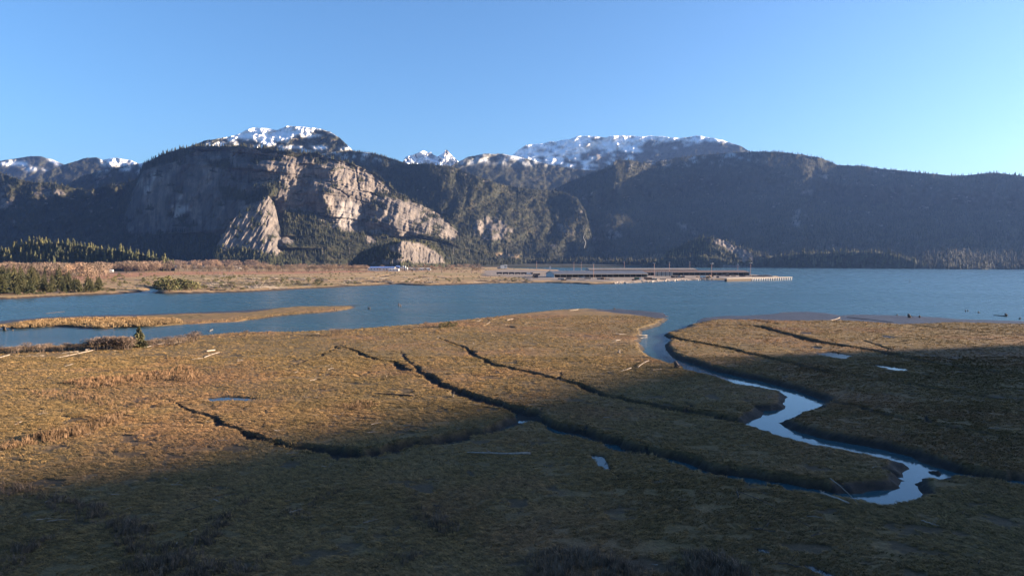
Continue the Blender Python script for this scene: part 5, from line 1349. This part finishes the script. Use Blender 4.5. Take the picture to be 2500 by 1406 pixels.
def piling(px, py, h, label, group=None, r=.3):
    x, y = (float(q) for q in ground(px, py, 0.0))
    mb = MB(); lean = random.uniform(-.05, .05) * h
    mb.tube([(0, 0, -2), (lean * .5, 0, h * .5), (lean, .02, h)], [r * 1.05, r, r * .82], 8)
    o = mb.build("wooden_piling", M['wood_dark'], smooth=True); o.location = (x, y, 0)
    tag(o, label, "piling", group)
for px, py, h, lab in ((974, 748, 2.2, "left piling of the pair in mid river"), (978, 749, 1.7, "right piling of the pair in mid river"), (899, 755, 1.6, "left piling of the pair off the sandbar tip"), (903, 755, 1.5, "right piling of the pair off the sandbar tip"),
                       (817, 760, 2.6, "tallest piling on the sandbar tip"), (822, 760, 1.3, "short piling right of the tallest sandbar piling"), (9, 807, 2.2, "left piling of the group at the left edge"), (13, 807, 2.0, "right piling of the group at the left edge"), (31, 807, .8, "stubby piling right of the left edge group"),
                       (2357, 760, .9, "thin stake beside the small stump in the right water"), (2221, 689, 4.5, "channel marker post standing alone in the sound")):
    piling(px, py, h, lab)
for i in range(210):
    px = rng.uniform(480, 930) if i < 160 else rng.uniform(930, 1280); py = rng.uniform(670, 706) if px < 640 else rng.uniform(676, 700)
    if i < 60: px = rng.uniform(490, 660); py = rng.uniform(682, 712)
    q = gz(px, py, 'far')
    if q.z < 1.1: continue
    L = rng.uniform(6, 20); a = rng.normal(0, .35); r0 = rng.uniform(.25, .55)
    if i < 14: me_ = log_mesh(1.0, .035, .02, 900 + i, .03).mesh("drift_log", M['wood'] if i % 5 else M['wood_dark'])
    LOGM = globals().setdefault("LOGM", [])
    if i < 14: LOGM.append(me_)
    o = bpy.data.objects.new("driftwood_log", LOGM[i % len(LOGM)]); COL.objects.link(o)
    o.location = q + Vector((0, 0, .35)); o.rotation_euler = (0, rng.normal(0, .02), a + (PI if rng.random() < .5 else 0)); o.scale = (L, L * 1.1, L * 1.1)
    tag(o, "weathered log strewn over the far marsh", "log", "driftwood logs on the far marsh")

# low scrub and tussocks over the far marsh
SCRUB = bpy.data.collections.new("scrub_models")
for s in range(3): o = bpy.data.objects.new("scrub_model", SHR[s][1]); SCRUB.objects.link(o)
for s in range(2): o = bpy.data.objects.new("scrub_model", BUSHT[s][1]); SCRUB.objects.link(o)
px = rng.uniform(-300, 1300, 6000); dd = rng.uniform(1 / 2200.0, 1 / 560.0, 6000); dd = 1 / dd
sx = (px - 1250) / FPX * dd; zz, md, pd, sdv = far_height(sx[:, None], dd[:, None])
clump = vnoise(sx / 45, dd / 60, 55) * .6 + vnoise(sx / 14, dd / 16, 56) * .5
ok = (sdv[:, 0] > 12) & (md[:, 0] < .3) & (pd[:, 0] < .3) & (clump > .56)
sx, dd, zz = sx[ok], dd[ok], zz[ok, 0]; s = rng.uniform(.5, 1.0, len(sx)) ** 2 * 2.6
instancer("far_marsh_scrub", np.stack([sx, dd, zz - .1], -1), np.stack([s * 1.8, s * 1.8, s], -1), SCRUB, label="low brown scrub dotted over the far marsh", cat="scrub")

# drift litter: small sticks and bark washed over the near marsh
LIT = bpy.data.collections.new("litter_models")
for s in range(4):
    o = bpy.data.objects.new("litter_stick", log_mesh(1.0, .035, .02, 700 + s, .06).mesh("litter_stick", M['wood'] if s % 2 else M['wood_dark'])); LIT.objects.link(o)
a, b = scatter_ground(1500, 775, 2600); zz, md, mfl = marsh_height(a[:, None], b[:, None])
ok = (zz[:, 0] > .9) & (md[:, 0] < .4) & (vnoise(a / 14, b / 9, 277) > .52)
a, b, zz = a[ok], b[ok], zz[ok, 0]; L_ = rng.uniform(.5, 2.2, len(a)); rot = np.zeros((len(a), 3)); rot[:, 2] = rng.normal(0, .7, len(a)); rot[:, 1] = rng.normal(0, .06, len(a))
instancer("drift_litter", np.stack([a, b, zz + .16], -1), np.stack([L_, L_, L_], -1), LIT, rot=rot, label="small sticks and bark litter washed over the near marsh", cat="litter")

# ------------------------------------------------------------------ port, town and small things
def place(px, py, z=3.0):
    x, y = (float(q) for q in ground(px, py, z)); return Vector((x, y, z))

def shed(name, c, L, Wd, He, Hr, rz, roofm, wallm, label, open_front=True, bays=12, cat="shed", flat=False):
    """long industrial shed: local x along the front, y to the back, front at y=0"""
    t = empty(name, c, rz)
    fa = .0
    m = MB()
    m.box((.15, Wd / 2, He / 2), (.3, Wd, He)); m.box((L - .15, Wd / 2, He / 2), (.3, Wd, He)); m.box((L / 2, Wd - .15, He / 2), (L - .64, .3, He))
    if not flat:
        for x in (0.0, L - .3):
            m.add([(x, 0, He), (x + .3, 0, He), (x, Wd, He), (x + .3, Wd, He), (x, Wd / 2, Hr - .2), (x + .3, Wd / 2, Hr - .2)], [(0, 4, 2), (1, 3, 5), (0, 1, 5, 4), (2, 4, 5, 3)])
    m.build("wall", M[wallm], t)
    r = MB()
    e = .8
    for s0, s1, z0, z1 in ((-e, Wd / 2, He + .02, Hr), (Wd / 2, Wd + e, Hr, He + .02)):
        r.add([(-e, s0, z0), (L + e, s0, z0), (L + e, s1, z1), (-e, s1, z1), (-e, s0, z0 + .3), (L + e, s0, z0 + .3), (L + e, s1, z1 + .3), (-e, s1, z1 + .3)],
              [(3, 2, 1, 0), (4, 5, 6, 7), (0, 1, 5, 4), (1, 2, 6, 5), (2, 3, 7, 6), (3, 0, 4, 7)])
    r.build("roof", M[roofm], t)
    f = MB(); f.box((L / 2, -e - .08, He - .3), (L + 2 * e, .12, .9)); f.build("fascia", M['concrete'], t)
    if open_front:
        for i in range(bays + 1):
            p_ = MB(); p_.box((.5 + (L - 1) * i / bays, .3, He / 2), (.4, .4, He)); p_.build("column", M['greymetal'], t)
        b = MB(); b.box((L / 2, Wd * .35, He / 2 - .2), (L - 1.2, .3, He - .6)); b.build("shade_panel", M['dark'], t)  # near-black panel stands for the shade inside the open front
    else:
        b = MB(); b.box((L / 2, .15, He / 2), (L - .64, .3, He)); b.build("front_wall", M[wallm], t)
        for i in range(bays):
            w = MB(); w.box((L * (i + .5) / bays, -.05, He * .45), (L / bays * .35, .12, He * .4)); w.build("window", M['glass'], t)
    tag(t, label, cat); return t

shed("open_shed", place(1353, 677.4), 152, 62, 5.2, 9.5, math.radians(9), 'roofblue', 'palewall', "long grey port shed with dark open front and pale end wall", bays=16)
shed("open_shed", place(1560, 672.5), 200, 56, 5.4, 8.0, math.radians(4), 'roofbrown', 'greymetal', "long rusty roofed port shed nearest the dock", bays=20)
shed("open_shed", place(1440, 665), 240, 60, 5.5, 8.5, math.radians(3), 'rooftan', 'greymetal', "low sandy roofed port shed behind the grey shed", bays=18)
o = MB()
for i in range(5):
    o.box((i * 6.2, 0, 4), (5.6, 5, 8))
t = empty("silo_block", place(1602, 674), math.radians(4))
b = MB(); b.box((13, 3, 3.6), (31, 6, 7.2)); b.build("body", M['greymetal'], t)
for i in range(9):
    b = MB(); b.box((-1.2 + i * 3.5, -.25, 3.6), (.8, .5, 7.4)); b.build("rib", M['dark'] if i % 2 else M['concrete'], t)
tag(t, "grey ribbed block between the two port sheds", "building")

def mast(px, ytop, ybase, label, big):
    p_ = place(px, ybase); h = (ybase - ytop) / FPX * p_.y
    t = empty("light_mast", p_)
    b = MB(); b.tube([(0, 0, 0), (0, 0, h * .5), (0, 0, h)], [.45, .36, .28], 8); b.build("pole", M['mast'], t, True)
    b = MB(); b.tube([(0, 0, -.2), (0, 0, 1.0)], [1.0, .9], 8); b.build("base", M['concrete'], t)
    b = MB()
    if big: b.tube([(0, 0, h), (0, 0, h + .8)], [2.6, 2.6], 10)
    else: b.box((0, 0, h + .4), (2.2, 1.2, .8))
    hd = b.build("lamp_head", M['greymetal'], t)
    for k_ in range(6 if big else 2):
        a = 2 * PI * k_ / (6 if big else 2); q = MB(); q.box(((2.1 if big else 1.4) * math.cos(a), (2.1 if big else 0) * math.sin(a), h - .25), (.7, .7, .45)); q.build("floodlight", M['white'], hd)
    tag(t, label, "light mast", "port light masts")
for px, yt, yb, lab, big in ((1310, 637.6, 661, "leftmost light mast on the port spit", 0), (1401, 640, 663.5, "second light mast from the left in the port", 0), (1419, 638.8, 660.5, "third light mast from the left in the port", 0), (1449, 643.6, 679, "light mast in front of the grey open shed", 0),
                             (1524, 637.6, 663, "tall mast rising behind the grey shed roof", 0), (1597, 642.4, 681, "tall mast left of the ribbed grey block at the waterfront", 0), (1634, 640, 672.5, "mast at the right end of the ribbed grey block", 0), (1684, 639, 662, "mast rising behind the rusty shed roof", 0),
                             (1737, 643.6, 677.5, "round headed mast at the right end of the rusty shed", 1), (1801, 646, 670.5, "mast on the back edge of the dock yard", 0), (1832, 642.4, 675.5, "rightmost round headed mast on the dock", 1)):
    mast(px, yt, yb, lab, big)

# pier
A_ = Vector((300, 966, 0)); B_ = Vector((424, 1046, 0)); d = (B_ - A_); Lp = d.length; rz = math.atan2(d.y, d.x)
t = empty("concrete_pier", A_, rz)
b = MB(); b.box((Lp / 2, 9, 4.1), (Lp, 18, .8)); b.build("deck", M['concrete'], t)
b = MB(); b.box((Lp * .22, .6, 4.55), (Lp * .40, .5, .3)); b.build("kerb", M['wood'], t)
b = MB(); b.box((Lp * .19, 3, 1.6), (Lp * .36, 4, 3.6)); b.build("abutment", M['wood_dark'], t)
for i in range(18):
    for row in (0.7, 9, 17):
        q = MB(); q.tube([(Lp * (.38 + .61 * i / 17), row, -3), (Lp * (.38 + .61 * i / 17), row, 3.4)], .75, 8); q.build("pile", M['white'] if row < 1 else M['wood_dark'], t, True)  # back rows coloured dark for the shade under the deck
tag(t, "concrete pier on pale piles at the end of the port spit", "pier")

# riprap along the port shore
def riprap():
    for i in range(150):
        px = rng.uniform(1500, 1760); py = np.interp(px, [1500, 1542, 1638, 1710, 1760], [692, 689.5, 684.8, 682.4, 683]) + rng.uniform(-2.2, .6)
        q = place(px, py, .9); s_ = rng.uniform(.8, 1.9)
        if i < 5:
            r_ = random.Random(i); mb = MB(); vs = []
            for a in range(6):
                vs.append((math.cos(a * PI / 3) * r_.uniform(.7, 1.1), math.sin(a * PI / 3) * r_.uniform(.7, 1.1), r_.uniform(-.3, .3)))
            vs += [(r_.uniform(-.2, .2), r_.uniform(-.2, .2), .8), (0, 0, -.7)]
            mb.add(vs, [(a, (a + 1) % 6, 6) for a in range(6)] + [((a + 1) % 6, a, 7) for a in range(6)]); RIP.append(mb.mesh("boulder", M['rockpile']))
        o = bpy.data.objects.new("boulder", RIP[i % 5]); o.location = q; o.scale = (s_ * 1.3, s_, s_); o.rotation_euler = (rng.random(), rng.random(), rng.random() * 6); COL.objects.link(o)
        tag(o, "grey boulder in the riprap along the port shore", "boulder", "riprap boulders along the port shore")
RIP = []
riprap()

def block_house(name, px, py, w, dpt, h, rh, rz, wallm, roofm, label, nwin=3, cat="house"):
    t = empty(name, place(px, py), rz)
    b = MB(); b.box((0, 0, h / 2), (w, dpt, h))
    b.add([(-w / 2, -dpt / 2, h), (-w / 2, dpt / 2, h), (-w / 2, 0, h + rh - .1), (w / 2, -dpt / 2, h), (w / 2, dpt / 2, h), (w / 2, 0, h + rh - .1)], [(0, 2, 1), (3, 4, 5)])
    b.build("wall", M[wallm], t)
    r = MB()
    for sg in (-1, 1):
        r.add([(-w / 2 - .4, sg * (dpt / 2 + .5), h - .1), (w / 2 + .4, sg * (dpt / 2 + .5), h - .1), (w / 2 + .4, 0, h + rh), (-w / 2 - .4, 0, h + rh), (-w / 2 - .4, sg * (dpt / 2 + .5), h + .15), (w / 2 + .4, sg * (dpt / 2 + .5), h + .15), (w / 2 + .4, 0, h + rh + .25), (-w / 2 - .4, 0, h + rh + .25)],
              [(3, 2, 1, 0), (4, 5, 6, 7), (0, 1, 5, 4), (1, 2, 6, 5), (2, 3, 7, 6), (3, 0, 4, 7)])
    r.build("roof", M[roofm], t)
    for i in range(nwin):
        q = MB(); q.box((-w / 2 + w * (i + .5) / nwin, -dpt / 2 - .04, h * .55), (w / nwin * .4, .1, h * .3)); q.build("window", M['glass'], t)
    q = MB(); q.box((w / 2 + .04, 0, h * .32), (.1, dpt * .25, h * .62)); q.build("door", M['dark'], t)
    tag(t, label, cat); return t
block_house("warehouse", 500, 656.5, 62, 26, 6.5, 1.6, .05, 'greymetal', 'greymetal', "long grey warehouse among the bare trees", 8, "warehouse")
block_house("warehouse", 577, 656, 26, 16, 6, 1.5, .02, 'white', 'white', "white roofed building right of the long warehouse", 4, "building")
block_house("house", 433, 655, 18, 10, 6, 2.5, .1, 'white', 'white', "small white house left of the warehouse", 3)
block_house("house", 457, 654.5, 14, 10, 6, 4, 1.2, 'white', 'greymetal', "white gabled house behind the warehouse", 2)
block_house("house", 12, 655, 16, 10, 6, 3, .3, 'white', 'greymetal', "white house at the left edge beside the conifer hill", 2)
block_house("house", 272, 664, 8, 6, 3.6, 1.6, .2, 'white', 'white', "tiny white cabin at the edge of the bare trees", 1)
block_house("house", 835, 655.5, 12, 9, 5, 2, .2, 'white', 'white', "small white house below the talus forest", 2)
block_house("mill_building", 935, 661, 62, 26, 7.5, 3.0, .03, 'white', 'bluepaint', "blue roofed white mill building in the industrial yard", 8, "mill")
block_house("mill_building", 908, 659.5, 20, 14, 6.5, 1, .0, 'white', 'white', "pale box building at the left end of the yard", 3, "building")
block_house("mill_building", 962, 662, 24, 12, 5, .6, .03, 'white', 'white', "low white shed in front of the blue roofed mill", 3, "shed")
block_house("mill_building", 972, 660, 10, 9, 10, 2, .1, 'bluepaint', 'bluepaint', "tall blue tower house beside the white silos", 1, "building")
block_house("long_shed", 1018, 659.5, 74, 12, 4.2, 1.4, .0, 'white', 'white', "long low white shed right of the silos", 10, "shed")
t = empty("silo_group", place(986, 661))
for i, (x, h) in enumerate(((-5, 9), (-1, 12), (3.5, 11), (8, 8))):
    b = MB(); b.tube([(x, 0, 0), (x, 0, h)], 1.7, 10); s_ = b.build("silo", M['white'], t, True)
    b = MB(); b.tube([(x, 0, h), (x, 0, h + 1.6)], [1.72, .25], 10); b.build("silo_cap", M['greymetal'], s_)
b = MB(); b.tube([(-5, 1, 13), (10, 1, 4)], .7, 6); b.build("conveyor", M['white'], t)
b = MB(); b.box((1.5, 1, 7.5), (2.2, 2.2, 15)); b.build("tower", M['dark'], t)
tag(t, "cluster of white silos with a sloping conveyor", "silos")
# modern building with slanted roof
t = empty("modern_building", place(1230, 656.2), .1)
b = MB(); w, dd, h0, h1 = 20, 14, 9.5, 13
b.add([(-w / 2, -dd / 2, 0), (w / 2, -dd / 2, 0), (w / 2, dd / 2, 0), (-w / 2, dd / 2, 0), (-w / 2, -dd / 2, h0), (w / 2, -dd / 2, h1), (w / 2, dd / 2, h1), (-w / 2, dd / 2, h0)], [(0, 1, 5, 4), (1, 2, 6, 5), (2, 3, 7, 6), (3, 0, 4, 7), (4, 5, 6, 7)])
b.build("wall", M['white'], t)
for x, z, ww, hh in ((3.5, 8.6, 4.5, 2.6), (3.5, 4.6, 4.5, 2.6), (-5.5, 6.0, 1.2, 1.6), (8, 8.8, 1.4, 2.6), (8, 4.6, 1.4, 2.6)):
    q = MB(); q.box((x, -dd / 2 - .05, z), (ww, .12, hh)); q.build("window", M['glass'], t)
q = MB(); q.box((-15, 2, 2.2), (9.8, 9, 4.4)); q.build("annex", M['greymetal'], t)
q = MB(); q.box((0, 0, .6), (24, 18, 1.2)); q.build("plinth", M['concrete'], t)
tag(t, "white modern block with slanted roof and dark windows on the point", "building")
# sail sculpture
t = empty("sail_sculpture", place(1343, 659.2))
b = MB(); b.box((0, 0, .6), (6, 5, 1.2)); b.build("plinth", M['concrete'], t)
for sx in (-1, 1):
    b = MB(); b.add([(sx * .3, -.6, 1.2), (sx * 3.0, -.6, 1.2), (sx * 2.4, -.6, 7), (sx * .3, -.6, 11.5), (sx * .3, .6, 1.2), (sx * 3.0, .6, 1.2), (sx * 2.4, .6, 7), (sx * .3, .6, 11.5)], [(0, 1, 2, 3), (7, 6, 5, 4), (0, 4, 5, 1), (1, 5, 6, 2), (2, 6, 7, 3), (3, 7, 4, 0)])
    b.build("sail", M['white'], t)
tag(t, "white sail shaped sculpture at the end of the point", "sculpture")
# boats
def boat(px, py, L, label):
    x, y = (float(q) for q in ground(px, py, 0)); t = empty("motor_boat", (x, y, 0), .1)
    b = MB(); h = L * .14
    b.add([(-L / 2, -L * .14, -.2), (L * .3, -L * .14, -.2), (L / 2, 0, -.1), (L * .3, L * .14, -.2), (-L / 2, L * .14, -.2), (-L / 2, -L * .17, h), (L * .3, -L * .17, h), (L * .58, 0, h * 1.25), (L * .3, L * .17, h), (-L / 2, L * .17, h)],
          [(0, 1, 6, 5), (1, 2, 7, 6), (2, 3, 8, 7), (3, 4, 9, 8), (4, 0, 5, 9), (5, 6, 7, 8, 9)]); b.build("hull", M['white'], t)
    b = MB(); b.add([(-L * .25, -L * .11, h), (L * .2, -L * .11, h), (L * .2, L * .11, h), (-L * .25, L * .11, h), (-L * .22, -L * .09, h * 2.4), (L * .08, -L * .09, h * 2.4), (L * .08, L * .09, h * 2.4), (-L * .22, L * .09, h * 2.4)], [(0, 1, 5, 4), (1, 2, 6, 5), (2, 3, 7, 6), (3, 0, 4, 7), (4, 5, 6, 7)]); b.build("cabin", M['white'], t)
    b = MB(); b.box((-L * .05, 0, h * 1.9), (L * .2, L * .212, h * .5)); b.build("window", M['glass'], t)
    tag(t, label, "boat")
boat(1374, 652.0, 14, "white motor boat crossing the sound left of the masts")
boat(1677, 652.0, 14, "small pale boat below the wooded point behind the rusty shed")
# railcars, trucks, containers, machines
for i in range(6):
    t = empty("rail_car", place(1219 + i * 15, 669.5 + i * .15), .03)
    b = MB(); b.box((0, 0, 2.6), (10.5, 3, 3)); b.build("body", M['rust'], t)
    b = MB(); b.box((-3.5, 0, .6), (2, 2.4, .9)); b.build("wheel_truck", M['dark'], t); b = MB(); b.box((3.5, 0, .6), (2, 2.4, .9)); b.build("wheel_truck", M['dark'], t)
    tag(t, "dark rail car in the row left of the grey shed", "rail car", "rail cars left of the grey shed")
def box_thing(name, px, py, size, mat, label, cat, extra=None, rz=.03):
    t = empty(name, place(px, py), rz); L, Wd, h = size
    b = MB(); b.box((0, 0, h / 2 + (1 if extra else .1)), (L, Wd, h)); b.build("body", M[mat], t)
    if extra == 'truck':
        b = MB(); b.add([(L / 2 + .2, -Wd / 2, .6), (L / 2 + 2.6, -Wd / 2, .6), (L / 2 + 2.6, Wd / 2, .6), (L / 2 + .2, Wd / 2, .6), (L / 2 + .2, -Wd / 2, 3.2), (L / 2 + 2.0, -Wd / 2, 3.2), (L / 2 + 2.0, Wd / 2, 3.2), (L / 2 + .2, Wd / 2, 3.2)], [(0, 1, 5, 4), (1, 2, 6, 5), (2, 3, 7, 6), (3, 0, 4, 7), (4, 5, 6, 7)]); b.build("cab", M['white'], t)
        for x in (-L * .35, L * .2, L / 2 + 1.4):
            for y in (-1, 1):
                w_ = MB(); w_.tube([(x, y * Wd / 2 - .15, .55), (x, y * Wd / 2 + .15, .55)], .55, 8); w_.build("wheel", M['dark'], t)
    if extra == 'car':
        b = MB(); b.add([(-L * .38, -Wd / 2 + .1, h + 1), (L * .25, -Wd / 2 + .1, h + 1), (L * .25, Wd / 2 - .1, h + 1), (-L * .38, Wd / 2 - .1, h + 1), (-L * .3, -Wd / 2 + .2, h + 1.8), (L * .1, -Wd / 2 + .2, h + 1.8), (L * .1, Wd / 2 - .2, h + 1.8), (-L * .3, Wd / 2 - .2, h + 1.8)], [(0, 1, 5, 4), (1, 2, 6, 5), (2, 3, 7, 6), (3, 0, 4, 7), (4, 5, 6, 7)]); b.build("cabin", M['glass'], t)
        for x in (-L * .3, L * .3):
            for y in (-1, 1):
                w_ = MB(); w_.tube([(x, y * Wd / 2 - .12, .5), (x, y * Wd / 2 + .12, .5)], .5, 8); w_.build("wheel", M['dark'], t)
    if extra == 'digger':
        b = MB(); b.tube([(L * .3, 0, 2.2), (L * .9, 0, 5.2), (L * 1.5, 0, 2.0)], [.4, .35, .3], 5); b.build("arm", M[mat], t)
        for y in (-1, 1):
            b = MB(); b.box((0, y * Wd * .4, .5), (L * 1.1, .7, 1.0)); b.build("track", M['dark'], t)
    if extra is None:
        for i in range(int(L / 2)):
            b = MB(); b.box((-L / 2 + 1 + i * 2, -Wd / 2 - .06, h / 2 + .1), (.25, .12, h * .92)); b.build("rib", M[mat], t)
    tag(t, label, cat); return t
box_thing("delivery_truck", 1290, 671, (6, 2.6, 3.2), 'white', "white truck parked beside the dark rail cars", "truck", 'truck')
box_thing("parked_car", 1424, 679.6, (5, 2, .9), 'white', "white car parked before the grey open shed", "car", 'car')
box_thing("parked_car", 1418, 679.4, (4.6, 2, .8), 'greymetal', "grey car left of the white car before the shed", "car", 'car')
box_thing("shipping_container", 1555, 682.5, (7, 2.6, 2.8), 'cargreen', "green container on the port shore", "container")
box_thing("shipping_container", 1563, 682.6, (2.6, 2.4, 2.6), 'white', "small white cabin right of the green container", "cabin")
box_thing("trailer", 1716, 679, (8, 2.6, 3), 'white', "white box trailer on the dock yard", "trailer", 'truck')
box_thing("excavator", 1727, 679.2, (4, 2.8, 2), 'orange', "orange excavator right of the white trailer", "excavator", 'digger')
box_thing("excavator", 1776, 672, (5, 3, 2.2), 'concrete', "pale loader near the end of the rusty shed", "loader", 'digger')
box_thing("shipping_container", 1310, 672, (12, 2.6, 3), 'rust', "dark container stack at the corner of the grey shed", "container")
box_thing("shipping_container", 1307, 678.5, (8, 5, 4.5), 'rust', "dark square hut in front of the grey shed end wall", "hut")
for i, (x, y) in enumerate(((1765, 674.2), (1842, 675.2), (1858, 675.4), (1870, 675.6), (1880, 676))):
    box_thing("timber_stack", x, y, (7, 4, 1.6), 'wood', "pale timber stack number of several on the dock yard" if False else "pale timber stack on the dock yard", "timber stack")["group"] = "timber stacks on the dock"
for i in range(42):
    px = rng.uniform(1360, 1880); py = rng.uniform(681, 684.5) if px < 1640 else (rng.uniform(675.5, 678.5) if px < 1760 else rng.uniform(672.5, 675.5))
    o = box_thing("cargo_stack", px, py, (rng.uniform(3, 11), rng.uniform(2, 4), rng.uniform(.8, 2.6)), ('rust', 'wood_dark', 'wood', 'greymetal', 'roofbrown')[i % 5], "low cargo stack on the port yard", "cargo stack", rz=rng.normal(0, .2)); o["group"] = "cargo stacks on the port yard"
# utility poles
for i, (px, yt, yb) in enumerate(((219, 631, 656), (393, 643, 659), (457, 645, 661), (516, 649, 664), (690, 648, 663), (801, 649, 664), (862, 648, 663), (1078, 648, 666), (1152, 650, 667), (1172, 652, 668), (788, 604, 640), (854, 604, 640), (1107, 605, 640), (1146, 608, 640), (1236, 606, 640))):
    if yb == 640:
        D_ = 2550.0; x, y, z = (float(q) for q in at_depth(px, 617, D_)); z -= 6; h = (617 - yt) / FPX * D_ + 6
    else:
        q = place(px, yb, 2.5); x, y, z = q; h = (yb - yt) / FPX * y
    t = empty("utility_pole", (x, y, z))
    b = MB(); b.tube([(0, 0, 0), (0, 0, h)], [.45, .3], 6); b.build("pole", M['concrete'] if i < 3 or yb == 640 else M['bark'], t)
    b = MB(); b.box((0, 0, h - .8), (2.6, .25, .25)); b.build("crossarm", M['bark'], t)
    tag(t, "thin utility pole standing at the foot of the mountains", "pole", "utility poles at the foot of the mountains")

# waterfall in the gully
pts = [(1424, 550), (1426, 557), (1424, 562), (1428, 566), (1424, 580), (1430, 592), (1426, 606)]
D7 = 3560.0
mb = MB(); wv = []
for i, (x, y) in enumerate(pts):
    w_ = (.3, .4, .3, .5, .8, 1.1, .9)[i]
    for s_, dp in ((-1, 0), (0, -14), (1, 0)): wv.append(tuple(float(q) for q in at_depth(x + s_ * w_, y, D7 + (606 - y) * 1.1 + dp - 20)))
for i in range(len(pts) - 1):
    for j in range(2):
        a = i * 3 + j; mb.f.append((a, a + 1, a + 4, a + 3))
mb.v = wv
tag(mb.build("waterfall", simple('falling_water', (.09, .095, .10))), "thin white waterfall threading the dark gully", "waterfall")

# ------------------------------------------------------------------ air
hz = MB(); hz.box((-500, 5500, 700), (13000, 16000, 1430))
haze = hz.build("haze", None)
hm = bpy.data.materials.new("haze_air"); hm.use_nodes = True
ht = hm.node_tree
for nd in list(ht.nodes):
    if nd.type == 'BSDF_PRINCIPLED': ht.nodes.remove(nd)
pv = ht.nodes.new("ShaderNodeVolumePrincipled")
pv.inputs["Color"].default_value = (0.24, 0.44, 1.0, 1)
pv.inputs["Density"].default_value = 0.000022
pv.inputs["Anisotropy"].default_value = 0.35
ht.links.new(pv.outputs[0], [n_ for n_ in ht.nodes if n_.type == 'OUTPUT_MATERIAL'][0].inputs["Volume"])
haze.data.materials.append(hm)
tag(haze, "thin blue air haze over the valley", "haze", kind="stuff")
